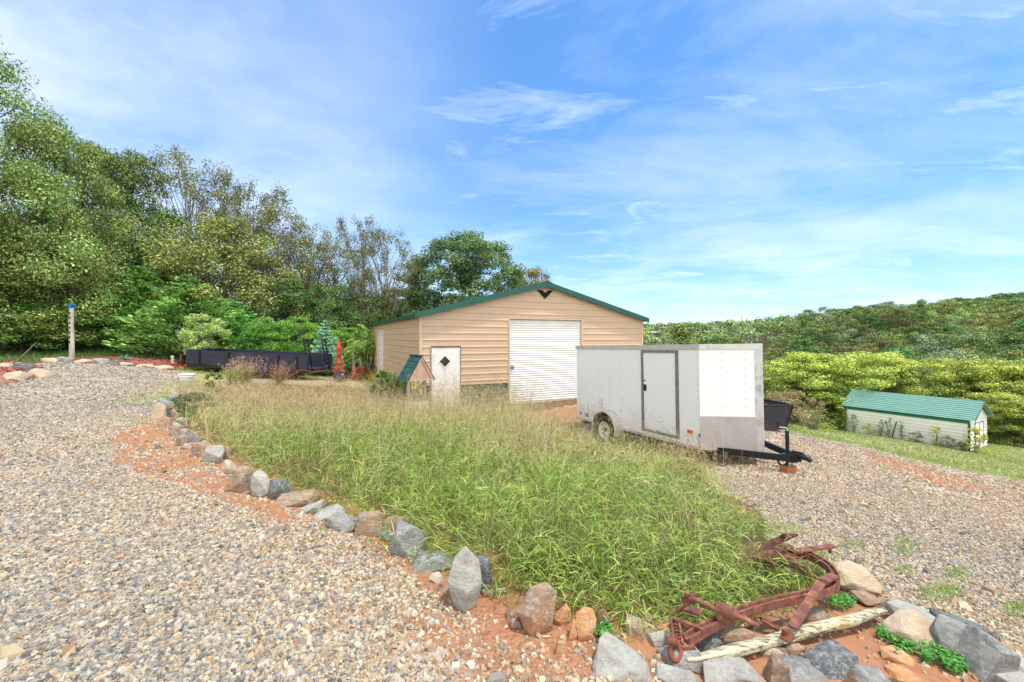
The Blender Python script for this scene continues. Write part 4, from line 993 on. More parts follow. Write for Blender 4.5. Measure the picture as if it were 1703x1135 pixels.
# wishing well
wx, wy = (692-CX)/F*12.3, 12.3; wz = float(height(wx, wy)); zp = -(593-HY)/F*12.3+CAMZ; ze = -(630-HY)/F*12.3+CAMZ
ww = thing('wishing_well', 'small wooden wishing well with a dark green shingled roof in front of the garage corner', 'wishing well', (wx, wy, wz), (0,0,math.radians(42)))
hp, he = zp-wz, ze-wz; hw = .36; dp = .56
PINK = mk('faded_pink_boards', srgb(190,156,136), srgb(168,134,114), 8, .8, 0, .3, stretch=(1,1,.2))
SHIN = mk('green_shingle', srgb(34,84,80), srgb(20,56,54), 7, .75, 0, .4)
rot_ = Matrix.Identity(4)
for sg in (-1, 1):
    m = MB(); rows = 4
    for r in range(rows):
        t0, t1 = r/rows, (r+1.15)/rows
        for k in range(3):
            y0 = -dp/2-.05+k*(dp+.1)/3+.006*((r+k)%2); y1 = y0+(dp+.1)/3-.012
            a = lambda t, o: (sg*(hw+.07)*(1-t)*1.0, hp-.0-(hp-he+.05)*(1-t)+o)
            p0, p1 = a(t0, .045), a(min(t1,1), .02)
            m.add([(p0[0],y0,p0[1]),(p0[0],y1,p0[1]),(p1[0],y1,p1[1]),(p1[0],y0,p1[1]),(p0[0],y0,p0[1]-.025),(p0[0],y1,p0[1]-.025),(p1[0],y1,p1[1]-.02),(p1[0],y0,p1[1]-.02)],[(0,1,2,3),(7,6,5,4),(0,4,5,1),(1,5,6,2),(2,6,7,3),(3,7,4,0)])
    m.build('roof', SHIN, ww)
m = MB(); m.bar((0,-dp/2-.07,hp+.03),(0,dp/2+.07,hp+.03),.06,.03); m.build('ridge_cap', SHIN, ww)
for yy in (-dp/2-.02, dp/2):
    m = MB(); m.prism([(-hw+.03,yy,he),(hw-.03,yy,he),(0,yy,hp-.03)],(0,.02,0)); m.build('gable', PINK, ww)
    m = MB(); 
    for sg in (-1,1): m.prism([(sg*(hw+.06),yy-.022,he-.05),(0,yy-.022,hp+.0),(0,yy-.022,hp-.075),(sg*(hw-.02),yy-.022,he-.05)],(0,.02,0))
    m.build('barge_board', PINK, ww)
m = MB(); m.box((-hw-.02,-dp/2-.05,he-.035),(hw+.02,-dp/2-.024,he-.005)); 
for x in (-hw+.08, hw-.12):
    for y in (-.03,): m.box((x,y-.03,0),(x+.06,y+.03,he))
m.build('posts', GREYW, ww)
m = MB()
for sg in (-1,1): m.bar((sg*(hw-.06),-.06,he-.02),(sg*.06,-.06,he-.26),.05,.03)
m.bar((-hw+.1,-.0,he-.28),(hw-.1,-.0,he-.28),.05,.05); m.build('braces', PINK, ww)
m = MB(); m.lathe([(.34,0),(.36,.1),(.33,.45),(.3,.45),(.3,.02)],20); m.build('tub', GREYW, ww)
# yellow flower disc hanging on the well
fx = Vector(((688.5-CX)/F*11.95, 11.95, -(641-HY)/F*11.95+CAMZ))
YEL = mk('yellow_paint', srgb(222,200,96), srgb(206,180,80), 6, .6)
fl = thing('flower_stake', 'yellow metal flower on a stem in the grass below the wishing well', 'garden ornament', (fx.x, fx.y, float(height(fx.x, fx.y))))
zz = fx.z-fl.location.z
m = MB(); m.cyl((0,0,-.1),(0,0,zz),.006,.006,6); m.build('stem', GREEN_D, fl)
m = MB()
for k in range(9):
    a = 2*math.pi*k/9; m.prism([(.03*math.cos(a-.5),-.01,zz+.03*math.sin(a-.5)),(.09*math.cos(a-.22),-.01,zz+.12*math.sin(a-.22)),(.09*math.cos(a+.22),-.01,zz+.12*math.sin(a+.22)),(.03*math.cos(a+.5),-.01,zz+.03*math.sin(a+.5))],(0,.006,0))
m.build('petals', YEL, fl)
m = MB(); m.cyl((0,-.022,zz),(0,0,zz),.028,.034,12); m.build('flower_centre', mk('olive_centre', srgb(120,110,60), None, 6), fl)
# old fence posts by the sumac
for (px, pyb, hp_, wpx, lab) in ((589,613,26,5,'thick split grey fence post left of the sumac leaves'),(601,612,24,4,'thinner grey fence post half hidden under the sumac leaves'),(543,606,15,3.5,'short pale post at the wood edge left of the red windmill')):
    b = Vector(((px-CX)/F*24.5, 24.5, 0)); b.z = float(height(b.x, b.y)); s = 24.5/F
    zt = -(pyb-hp_-HY)*s+CAMZ
    m = MB(); w_ = wpx*s/2; m.tube([(0,0,-.2),(.01,0,(zt-b.z)*.5),(0,0,zt-b.z)],[w_,w_*.95,w_*.85],7); o = m.build('fence_post', GREYW); o.location = b; o.rotation_euler = (random.uniform(-.04,.04), random.uniform(-.05,.05), 0); tag(o, lab, 'fence post')
# steel post leaning at the shed
b = shed.matrix_world
bpy.context.view_layer.update()
q0 = shed.matrix_world @ Vector((-.35, 4.15, 0)); q1 = shed.matrix_world @ Vector((-.12, 3.95, 1.35))
q0.z = float(height(q0.x, q0.y)); m = MB(); m.bar((0,0,0), q1-q0, .05, .05); o = m.build('steel_post', BLACKM); o.location = q0; tag(o, 'thin dark steel post leaning against the long wall of the white shed', 'post')
# rusty iron corner at the right edge
b = G(1712, 915); m = MB(); M = Matrix.Rotation(.3, 4, 'Z')
m.box((-.10,-.02,.12),(.35,.0,.135), M); m.prism([(-.08,-.018,.12),(.35,-.018,.12),(.35,-.018,.0),(.02,-.018,-.03)], (0,.016,0)); o = m.build('rusty_iron_blade', RUST); o.location = b; tag(o, 'rusty iron blade tip poking in over the gravel at the right edge', 'scrap iron')
# distant radio mast on the ridge
d = 520.; x = (1233.5-CX)/F*d; zt = (HY-524)/F*d+CAMZ; z0 = float(height(x, d))
mt = thing('radio_mast', 'tiny thin radio mast above the far wooded ridge', 'mast', (x, d, z0))
m = MB(); m.tube([(0,0,0),(0,0,zt-z0)],[.5,.25],5); m.build('mast_tube', GREYTRIM, mt)
# ------------------------------------------------------------------ rocks
def rockmat(name, c1, c2, stain, t=(.5,.66), s=2.2):
    g = N(name); v = g.coord('Object'); oi = g.n('ShaderNodeObjectInfo')
    va = g.n('ShaderNodeVectorMath', operation='ADD'); g.l(v, va.inputs[0]); cb = g.n('ShaderNodeCombineXYZ'); g.l(g.math('MULTIPLY', oi.outputs['Random'], 40), cb.inputs[0]); g.l(cb.outputs[0], va.inputs[1]); v = va.outputs[0]
    mp = g.n('ShaderNodeMapping'); mp.inputs['Rotation'].default_value = (.5,.4,.3); mp.inputs['Scale'].default_value = (1,1,4); g.l(v, mp.inputs[0])
    col = g.mix(g.ramp(g.noise(mp.outputs[0], 4, 8, .7), [(.35, 0.0), (.65, 1.0)]), c1, c2)
    col = g.mix(g.ramp(g.noise(v, s*2.4, 7, .7), [(t[0], 0.0), (t[1], .9)]), col, stain)
    col = g.mix(g.ramp(g.noise(v, 34, 6, .8), [(.48, 0.0), (.66, .6)]), col, (.56,.55,.50,1))
    col = g.mix(g.ramp(g.noise(v, 60, 5, .8), [(.56, 0.0), (.7, .7)]), col, (.07,.07,.06,1))
    # soil-stained foot
    sw = g.n('ShaderNodeSeparateXYZ'); tc = g.n('ShaderNodeTexCoord'); g.l(tc.outputs['Object'], sw.inputs[0])
    foot = g.ramp(g.math('ADD', sw.outputs[2], g.math('MULTIPLY', g.noise(v, 9, 5), .12)), [(.02, .8), (.09, 0.0)])
    col = g.mix(foot, col, srgb(172,104,66))
    b = g.bump(g.noise(mp.outputs[0], 9, 8, .75), 1.0, .03); b = g.bump(g.noise(v, 90, 5, .8), .5, .003, b)
    return g.pbr(col, .88, 0, b, .2)
ORG = srgb(188,126,80)
RM = {'grey': rockmat('rock_grey', srgb(158,156,148), srgb(116,116,112), ORG, (.62,.76)),
      'pale': rockmat('rock_pale', srgb(186,183,170), srgb(146,144,134), srgb(190,160,124), (.6,.8)),
      'dark': rockmat('rock_dark', srgb(116,118,118), srgb(80,82,84), srgb(152,150,144), (.58,.74)),
      'brown': rockmat('rock_brown', srgb(168,142,116), srgb(132,112,92), srgb(196,132,84), (.5,.66)),
      'orange': rockmat('rock_orange', srgb(214,158,104), srgb(196,128,78), srgb(226,184,136), (.5,.7)),
      'cream': rockmat('rock_cream', srgb(204,184,156), srgb(184,156,124), srgb(188,150,112), (.55,.75))}
def hull(pts, name, mat, bev=.06, rough=.05, sub=2):
    bm = bmesh.new()
    for p in pts: bm.verts.new(p)
    r = bmesh.ops.convex_hull(bm, input=bm.verts)
    for v in [v for v in bm.verts if not v.link_faces]: bm.verts.remove(v)
    bmesh.ops.dissolve_limit(bm, angle_limit=.22, verts=bm.verts, edges=bm.edges)
    size = max(max(v.co.length for v in bm.verts), 1e-3)
    bmesh.ops.bevel(bm, geom=list(bm.edges), offset=size*bev, segments=1, affect='EDGES')
    bmesh.ops.triangulate(bm, faces=bm.faces)
    for _ in range(sub):
        bmesh.ops.subdivide_edges(bm, edges=[e for e in bm.edges if e.calc_length() > size*.16], cuts=1, use_grid_fill=True)
    bmesh.ops.triangulate(bm, faces=bm.faces)
    seed = Vector((random.uniform(0,99),)*3)
    for v in bm.verts:
        q = v.co/size*2.2+seed
        k = mnoise.noise(q)*rough + mnoise.noise(q*3.1)*rough*.45
        v.co += v.co.normalized()*size*k
    me = bpy.data.meshes.new(name); bm.to_mesh(me); bm.free(); me.materials.append(mat)
    o = bpy.data.objects.new(name, me); COL.objects.link(o); return o
def rock(x0, x1, y0, y1, kind, label, tilt=0.0, n=13, group=None, shape='block', seed=None, dk=.75, sharp=1.0, name='rock', cat='rock'):
    """a stone that the photo shows between pixels x0..x1, y0..y1, standing on the ground at y1"""
    R_ = random.Random(seed if seed is not None else int(x0*7+y1*13))
    st = random.getstate(); random.seed(R_.random())
    cxp = (x0+x1)/2; front = G(cxp, y1); d = front.y; s = d/F
    w = (x1-x0)*s*1.22; hv = (y1-y0)*s*1.15; tn = (y1-HY)/F
    D = w*dk
    H = max(hv*.42, hv/math.cos(math.atan(tn)) - D*.75*tn)
    if shape == 'slab': D = min(w*.8, hv/tn*.8) if tn > .15 else w*.6; H = max(.05, hv*.4)
    if shape == 'tall': D = w*.5; H = hv*.95/math.cos(math.atan(tn))
    pts = []
    tx, ty = R_.uniform(.45, .95), R_.uniform(.4, .9)
    for sx in (-1, 1):
        for sy in (-1, 1):
            pts.append(Vector((sx*R_.uniform(.7,1), sy*R_.uniform(.6,1), -1)))
            pts.append(Vector((sx*tx*R_.uniform(.5,1.15), sy*ty*R_.uniform(.5,1.15), R_.uniform(.45,1))))
    for i in range(4): pts.append(Vector((R_.uniform(-1,1), R_.uniform(-1,1), R_.uniform(-.3,.6)))*R_.uniform(.9,1.15))
    pts.append(Vector((R_.uniform(-.5,.5), R_.uniform(-.5,.3), 1.08)))
    if shape == 'tall': pts.append(Vector((R_.uniform(-.3,.3), .1, 1.12)))
    ex = max(abs(p.x) for p in pts); ez = max(p.z for p in pts)
    up = .5*H; z0 = up*.30
    pts = [Vector((p.x/ex*w/2, p.y*D/2/1.0, p.z/ez*H*.56+H*.40)) for p in pts]
    yaw = R_.uniform(-.35, .35)
    M = Matrix.Rotation(yaw, 3, 'Z') @ Matrix.Rotation(tilt, 3, 'Y')
    pts = [M @ p for p in pts]
    zmin = min(p.z for p in pts)
    o = hull(pts, name, RM[kind], .02/sharp, .024)
    c = front + Vector((front.x, front.y, 0)).normalized()*D*.42
    o.location = (c.x, c.y, float(height(c.x, c.y)) - .0)
    tag(o, label, cat, group); random.setstate(st)
    return o
def hero(poly, kind, label, thick=.6, group=None, bulge=.14, seed=1):
    """a stone from the outline it shows: a faceted block of real thickness standing on the ground"""
    upright = any(k in label for k in ('upright','tablet','wedge right','sliver','tall','ridged','rounded rock'))
    R_ = random.Random(seed+int(poly[0][0])); st = random.getstate(); random.seed(seed)
    yb = max(p[1] for p in poly); xs = [p[0] for p in poly]; cxp = (min(xs)+max(xs))/2
    base = G(cxp, yb); d = base.y; s = d/F; w = (max(xs)-min(xs))*s; T_ = w*thick
    tn = (yb-HY)/F; lean = .35 if upright else 1.0   # faces lean back, as stones set in a bank do
    pts = []; fr = []
    for (a, b) in poly:
        k = (yb-b)*s*lean; dd = d+k
        fr.append(Vector(((a-CX)/F*dd, dd, CAMZ-(b-HY)/F*dd)))
    c0 = sum(fr, Vector())/len(fr); vd = Vector((c0.x, c0.y, 0)).normalized()
    for p in fr:
        pts.append(p+Vector((0,0,R_.uniform(-.01,.01)*w)))
        q = R_.uniform(.8,1.1); pts.append(c0+(p-c0)*R_.uniform(.7,.9)+vd*T_*q-Vector((0,0,T_*q*tn)))
    eye = Vector((0,0,CAMZ)); rd = (c0-eye).normalized()
    ax = max(fr, key=lambda p: (p-c0).length)-c0
    for k in (-.55, .5): pts.append(c0+ax*k+Vector((R_.uniform(-.12,.12)*w,0,0))-rd*w*(bulge+.06)*R_.uniform(.8,1.4))
    o0 = Vector((c0.x, c0.y, float(height(c0.x, c0.y))))
    pts += [Vector((p.x, p.y, o0.z-.05)) for p in (c0-vd*w*.05-Vector((w*.3,0,0)), c0-vd*w*.05+Vector((w*.3,0,0)))]
    o = hull([p-o0 for p in pts], 'rock', RM[kind], .016, .014, 3); o.location = o0
    tag(o, label, 'rock', group); random.setstate(st); return o
EDGE = 'rocks edging the grass bed'
HERO = {
 'large upright pointed grey slab standing in front of the grass': [(774,907),(797,932),(802,968),(771,1021),(743,968),(756,926)],
 'big upright brown and grey rock with an orange foot': [(882,976),(908,968),(927,984),(918,1042),(884,1058),(860,1018)],
 'orange tablet shaped stone standing upright': [(958,1018),(972,1009),(986,1012),(992,1030),(990,1062),(972,1072),(962,1066),(957,1040)],
 'small orange brown wedge right of the big upright brown rock': [(926,1018),(942,1003),(949,1016),(948,1034),(934,1044),(921,1030)],
 'thin orange sliver leaning left of the orange tablet': [(953,1028),(959,1032),(960,1060),(950,1070),(944,1066),(948,1046)],
 'big pale grey boulder at the bottom middle of the picture': [(1004,1050),(1012,1052),(1060,1084),(1078,1104),(1088,1142),(990,1136),(983,1108),(988,1084),(996,1062)],
 'broad light grey rock under the left half of the wooden rail': [(1178,1100),(1218,1090),(1238,1094),(1284,1142),(1172,1146),(1172,1118)],
 'long tan grey rock sloping below the middle of the rail': [(1300,1092),(1320,1088),(1352,1100),(1388,1142),(1306,1146),(1302,1120)],
 'big blue grey block below the right half of the rail': [(1338,1082),(1378,1063),(1392,1066),(1428,1092),(1430,1110),(1400,1142),(1382,1140),(1352,1104),(1334,1092)],
 'big pink and tan boulder right of the wooden rail': [(1466,1034),(1490,1014),(1520,1012),(1560,1040),(1588,1070),(1586,1082),(1540,1086),(1500,1070),(1468,1050)],
 'large pale and tan boulder behind the curve of the plow': [(1386,936),(1410,932),(1440,944),(1452,962),(1470,978),(1466,988),(1430,984),(1400,976),(1386,960)],
 'tall blocky grey rock with a pale top in the edging': [(422,786),(432,780),(444,790),(449,800),(446,820),(432,827),(416,812),(417,795)],
 'blue grey rounded rock beside the tall pale block': [(450,800),(474,795),(486,812),(470,831),(445,826)],
 'faceted blue grey rock with orange foot': [(544,862),(562,851),(576,854),(590,870),(590,880),(572,889),(556,882),(543,872)],
 'rock with a white ridged top and orange sides': [(336,756),(344,742),(352,747),(370,740),(374,750),(370,766),(356,771),(340,768),(334,764)],
 'upper orange block beside the clover': [(1462,1076),(1484,1073),(1500,1080),(1524,1102),(1520,1112),(1490,1106),(1466,1094)],
 'lower orange block beside the clover': [(1470,1106),(1484,1102),(1510,1112),(1540,1132),(1538,1146),(1500,1144),(1478,1124)],
}
RK = [
 (255,275,672,702,'cream','cream boulder at the far left corner of the rock edging',0,'block'),
 (269,284,672,697,'dark','upright dark grey slab between two cream stones at the edging corner',0,'tall'),
 (283,294,680,696,'cream','small cream stone right of the upright dark slab',0,'block'),
 (266,284,692,712,'brown','brown stone on the clay just below the upright dark slab',0,'block'),
 (262,286,662,676,'grey','blue grey stone left of the low juniper',0,'block'),
 (286,297,648,658,'pale','small pale stone topmost of the heap behind the juniper',0,'block'),
 (279,292,657,668,'grey','small grey stone in the heap left of the juniper',0,'block'),
 (303,329,647,664,'brown','tan stone with a light top behind the juniper',0,'block'),
 (284,299,697,711,'pale','flat light grey stone below the juniper',0,'slab'),
 (297,312,694,707,'pale','whitish round stone at the grass edge below the juniper',0,'block'),
 (285,300,709,727,'brown','brown earthy stone below the flat light grey one',0,'block'),
 (296,315,713,728,'grey','grey stone with a flat top above the brown faced block',0,'block'),
 (294,311,723,743,'brown','block with dark brown face standing on the clay',0,'block'),
 (310,328,720,738,'grey','rounded grey stone right of the brown faced block',0,'block'),
 (304,326,734,749,'brown','low tan grey stone lying under the rounded grey one',0,'slab'),
 (323,346,736,762,'brown','light brown block left of the white ridged rock',0,'block'),
 (333,372,739,771,'pale','rock with a white ridged top and orange sides',0,'block'),
 (368,386,745,764,'brown','tan stone tucked right of the white ridged rock',0,'block'),
 (367,394,765,788,'cream','white topped tan stone below a bare patch of clay',0,'block'),
 (380,417,776,817,'brown','broad sloping brown and grey rock left of the tall pale block',.2,'block'),
 (415,449,780,827,'pale','tall blocky grey rock with a pale top in the edging',0,'tall'),
 (445,485,795,832,'dark','blue grey rounded rock beside the tall pale block',0,'block'),
 (470,528,808,842,'brown','wide flat layered rock right of the blue grey one',-.1,'slab'),
 (501,543,825,855,'pale','pale slab leaning into the grass after the layered rock',-.35,'slab'),
 (519,576,837,868,'pale','long pale slab resting on the faceted blue rock',-.3,'slab'),
 (542,592,850,888,'grey','faceted blue grey rock with orange foot',0,'block'),
 (592,634,852,893,'brown','squarish rock with grey top and orange base',0,'block'),
 (631,682,858,890,'brown','grey brown rock with a pointed left end at the grass edge',0,'block'),
 (647,702,869,927,'grey','rounded grey rock draped with dry grass',.2,'block'),
 (684,757,911,953,'grey','low wide grey rock left of the upright pointed slab',0,'slab'),
 (742,802,908,1022,'pale','large upright pointed grey slab standing in front of the grass',.12,'tall'),
 (790,817,935,988,'dark','narrow dark stone tucked behind the upright pointed slab',0,'block'),
 (860,928,968,1057,'brown','big upright brown and grey rock with an orange foot',-.12,'tall'),
 (920,950,1002,1046,'orange','small orange brown wedge right of the big upright brown rock',0,'tall'),
 (943,961,1026,1071,'orange','thin orange sliver leaning left of the orange tablet',-.15,'tall'),
 (956,993,1007,1073,'orange','orange tablet shaped stone standing upright',0,'tall'),
 (922,945,1068,1092,'orange','small loose orange stone alone on the gravel',0,'block'),
 (984,1086,1050,1142,'pale','big pale grey boulder at the bottom middle of the picture',.25,'block'),
 (992,1011,1023,1052,'brown','brown shard behind the orange tablet',0,'tall'),
 (1043,1077,1030,1062,'cream','pinkish stone on clay at the grass foot',0,'block'),
 (1085,1116,1037,1058,'orange','flat orange cream stone left of the plow hitch',0,'slab'),
 (1100,1172,1055,1120,'grey','blue grey slab under the hooked end of the plow',0,'slab'),
 (1094,1158,1106,1145,'pale','pale slab at the bottom edge under the plow hook',0,'slab'),
 (1172,1282,1090,1150,'pale','broad light grey rock under the left half of the wooden rail',0,'block'),
 (1275,1308,1095,1140,'brown','small brown grey rock between the two broad ones below the rail',0,'block'),
 (1300,1385,1086,1148,'grey','long tan grey rock sloping below the middle of the rail',.3,'block'),
 (1334,1430,1062,1142,'dark','big blue grey block below the right half of the rail',.1,'block'),
 (1265,1304,1076,1100,'cream','pinkish flat stone tucked under the wooden rail',0,'slab'),
 (1297,1339,1066,1092,'brown','mossy brown stone under the rail beside the brace foot',0,'block'),
 (1184,1250,1040,1078,'brown','rust brown stone under the plow beam',0,'block'),
 (1156,1198,1058,1086,'dark','dark rough stone in the shade of the plow hitch',0,'block'),
 (1337,1377,1010,1038,'brown','buried orange brown stone behind the plow brace',0,'slab'),
 (1384,1470,931,992,'cream','large pale and tan boulder behind the curve of the plow',.25,'block'),
 (1417,1456,977,1003,'brown','tan shard in front of the boulder behind the plow',.3,'slab'),
 (1474,1510,994,1020,'pale','white stone at the right tip of the wooden rail',0,'block'),
 (1464,1588,1008,1092,'cream','big pink and tan boulder right of the wooden rail',.25,'block'),
 (1493,1582,998,1050,'pale','long whitish slab lying behind the big pink boulder',.3,'slab'),
 (1565,1630,1020,1062,'dark','almost black stone on the gravel behind the long slabs',.25,'block'),
 (1557,1625,1036,1100,'grey','long grey wedge right of the big pink boulder',.45,'block'),
 (1600,1668,1053,1125,'grey','blue grey slab with rusty foot near the lower right corner',.3,'block'),
 (1622,1712,1058,1116,'pale','flat long slab running out of the right edge',.35,'slab'),
 (1652,1715,1112,1150,'pale','pale rock in the lower right corner of the picture',0,'block'),
 (1460,1526,1072,1114,'orange','upper orange block beside the clover',.25,'block'),
 (1470,1543,1100,1145,'orange','lower orange block beside the clover',.25,'block'),
 (1423,1478,1114,1150,'grey','grey rock at the bottom edge left of the orange blocks',.1,'block'),
]
for (x0,x1,y0,y1,kind,lab,tilt,shp) in RK:
  if lab in HERO: hero(HERO[lab], kind, lab, .62, EDGE)
  else: rock(x0,x1,y0,y1,kind,lab,tilt,group=EDGE,shape=shp)
# small chinking stones packed between the edging rocks: one kind, nothing tells them apart
_r = random.Random(31); LN_ = gp(STONE_LINE)
for i in range(46):
    k = _r.randrange(len(LN_)-1); t = _r.random(); x = LN_[k][0]*(1-t)+LN_[k+1][0]*t+_r.uniform(-.12,.12); y = LN_[k][1]*(1-t)+LN_[k+1][1]*t+_r.uniform(-.05,.22)
    d = y; px = CX+x/d*F; pyy = HY+(CAMZ-float(height(x, y)))/d*F; wd = _r.uniform(.06,.13)/d*F
    rock(px-wd/2, px+wd/2, pyy-wd*.7, pyy, _r.choice(['brown','orange','pale','brown','grey']), 'small chinking stone wedged between the bigger rocks edging the grass bed', 0, group='chinking stones between the edging rocks', seed=i+500)
# bed edging across the drive
BED = 'stones edging the mulch beds'
for i, (x0,x1,y0,y1,kind,lab) in enumerate((
 (0,24,604,611,'cream','pale flat stone at the far end of the near mulch bed'),
 (24,36,603,614,'dark','small dark stone on top of the near mulch bed'),
 (36,53,605,618,'dark','larger dark stone at the right end of the near mulch bed'),
 (8,40,618,634,'cream','big cream stone at the front of the near mulch bed'),
 (48,76,613,628,'cream','long cream stone at the right tip of the near mulch bed'),
 (-6,8,624,640,'brown','brown stone cut by the left picture edge'),
 (40,56,620,630,'brown','small tan stone between the two cream ones on the near bed'),
 (75,93,596,603,'cream','flat cream stone left of the pole foot'),
 (96,113,594,603,'grey','grey stone just left of the pole'),
 (128,152,598,604,'cream','low tan stone right of the pole'),
 (158,178,597,606,'grey','grey white stone below the left end of the far mulch bed'),
 (180,196,600,608,'dark','small dark stone at the edge of the far mulch bed'),
 (196,216,603,609,'pale','flat grey stone under the middle of the far mulch bed'),
 (228,252,606,612,'cream','long low cream stone under the far mulch bed'),
 (256,282,608,614,'cream','cream stone edging nearest the black trailer hitch'))):
    rock(x0,x1,y0,y1,kind,lab,0,group=BED,shape='block')
for i, (x0,x1,y0,y1,kind,lab) in enumerate(((376,384,642,650,'cream','small cream stone in the dry grass by the flowering plant'),(366,376,640,648,'brown','brown stone left of the small cream one in the dry grass'),(262,268,858,866,'brown','small red brown stone lying on the gravel, left'),)):
    rock(x0,x1,y0,y1,kind,lab,0,shape='block')

# ------------------------------------------------------------------ rusty plow
PP = lambda a, b, h=.0: G(a, b, h)
def crop(a, b): return 1100+a/4.934, 870+b/4.934
org = PP(1250, 1010, 0)
plow = thing('iron_plow', 'old rusty iron horse plow with a hooked beam lying over the rocks and grass', 'plow', org)
def K(a, b, h=.12): x, y = crop(a, b); return PP(x, y, h) - org
# beam: an I-section swept along a curve
bp = [K(205,965,.10),K(330,885,.11),K(500,795,.12),K(650,735,.13),K(900,660,.14),K(1150,605,.15),K(1300,572,.155),K(1395,530,.16),K(1432,470,.165),K(1400,395,.17),K(1320,325,.175),K(1200,268,.17),K(1060,262,.14),K(980,285,.10)]
def smooth(P_, k=4):
    out = []
    for i in range(len(P_)-1):
        p0 = P_[max(i-1,0)]; p1 = P_[i]; p2 = P_[i+1]; p3 = P_[min(i+2,len(P_)-1)]
        for j in range(k):
            t = j/k; out.append(.5*((2*p1)+(p2-p0)*t+(2*p0-5*p1+4*p2-p3)*t*t+(3*p1-p0-3*p2+p3)*t**3))
    return out+[P_[-1]]
bp = smooth(bp)
def sweep(mb, path, prof, up=Vector((0,0,1))):
    vs = []; n = len(prof)
    for i, p in enumerate(path):
        d = (path[min(i+1,len(path)-1)]-path[max(i-1,0)]).normalized(); sd = d.cross(up).normalized(); u = sd.cross(d)
        vs += [p+sd*a+u*b for a, b in prof]
    fs = [[i*n+k, i*n+(k+1)%n, (i+1)*n+(k+1)%n, (i+1)*n+k] for i in range(len(path)-1) for k in range(n)]
    fs += [list(range(n)), [len(vs)-n+k for k in range(n)]]
    mb.add(vs, fs)
# I-section lying on its side: wide web channel seen from above
hwid, hgt = .022, .022
prof = [(-hwid,-hgt),(-hwid+.010,-hgt),(-hwid+.013,-.005),(hwid-.013,-.005),(hwid-.010,-hgt),(hwid,-hgt),(hwid,hgt),(hwid-.010,hgt),(hwid-.013,.006),(-hwid+.013,.006),(-hwid+.010,hgt),(-hwid,hgt)]
m = MB(); sweep(m, bp, prof); m.build('beam', RUST, plow)
m = MB(); m.bar(K(1425,430,.20), K(1320,475,.215), .05, .012); m.bar(K(1325,468,.21), K(1075,860,.13), .045, .011); m.build('brace_strap', RUST, plow)
e = K(1020,935,.10); m = MB(); m.bar(K(1045,890,.125), K(1015,965,.095), .05, .012); m.cyl(e+Vector((0,0,.0)), e+Vector((0,0,.035)), .016, .014, 8); m.build('brace_foot', RUST_O, plow)
m = MB(); m.tube(smooth([K(215,600,.20),K(330,655,.19),K(450,712,.18),K(620,765,.17),K(790,842,.13)],3), .013, 10); m.build('cross_rod', RUST, plow)
m = MB(); cl = K(520,725,.175)
m.tube([K(455,690,.17),K(500,712,.18),K(560,735,.18),K(610,750,.17)], [.022,.036,.036,.024], 10); m.bar(K(460,760,.16),K(560,815,.12),.03,.03); m.tube([K(480,690,.20),K(480,730,.14)],.018,8); m.tube([K(570,700,.21),K(580,760,.14)],.016,8); m.build('rod_clamp', RUST, plow)
m = MB(); m.bar(K(170,640,.18),K(290,600,.20),.02,.03); m.bar(K(200,590,.22),K(260,660,.16),.03,.012); m.bar(K(150,690,.1),K(330,740,.12),.06,.01); m.tube([K(215,570,.24),K(225,620,.18)],.012,8); m.tube([K(120,720,.1),K(260,640,.17)],.009,6); m.build('rod_bracket', RUST, plow)
m = MB(); m.bar(K(95,790,.12),K(345,885,.13),.018,.02); m.bar(K(160,1005,.08),K(270,1000,.09),.05,.012)
m.prism([K(170,990,.075),K(275,985,.085),K(390,875,.10),K(330,860,.10),K(200,915,.085)],(0,0,.012)); m.build('hitch_plate', RUST, plow)
m = MB()
for k in range(8):
    c0 = K(95+k*9, 800+k*27, .11-.003*k)
    m.tube([c0+Vector((.013*math.cos(a), .013*math.sin(a)*(1 if k%2 else .4), .013*math.sin(a)*(.4 if k%2 else 1))) for a in np.linspace(0,6.283,11)], .0045, 5)
m.bar(K(75,785,.12),K(110,1000,.09),.010,.02); m.bar(K(140,790,.12),K(175,1000,.09),.010,.02); m.build('notched_bar', RUST, plow)
m = MB(); hk = K(112,1045,.05)
hp_ = [K(90,975,.09),K(75,1050,.06),K(95,1120,.04),K(140,1125,.04),K(160,1070,.06),K(140,1000,.085),K(112,975,.10)]
m.tube(smooth(hp_,3), .014, 9); m.tube([K(60,965,.095),K(130,980,.10)],.02,8); m.build('hook', RUST_O, plow)
# mouldboard, share and tail pieces
m = MB()
def sheet(mb, rows, t=.008):
    nr, nc = len(rows), len(rows[0]); vs = [p for r in rows for p in r]+[p-Vector((0,0,t)) for r in rows for p in r]; N_ = nr*nc; fs = []
    for i in range(nr-1):
        for j in range(nc-1):
            a = i*nc+j; fs.append((a,a+1,a+nc+1,a+nc)); fs.append((N_+a,N_+a+nc,N_+a+nc+1,N_+a+1))
    b = [i for i in range(nc)]+[r*nc+nc-1 for r in range(1,nr)]+[(nr-1)*nc+j for j in range(nc-2,-1,-1)]+[r*nc for r in range(nr-2,0,-1)]
    for i in range(len(b)): fs.append((b[i], b[(i+1)%len(b)], N_+b[(i+1)%len(b)], N_+b[i]))
    mb.add(vs, fs)
sheet(m, [[K(780,235,.12),K(900,190,.19),K(1030,140,.26),K(1130,92,.32)],[K(815,180,.14),K(890,140,.21),K(960,110,.27),K(1000,84,.34)]]); m.build('share', RUST, plow)
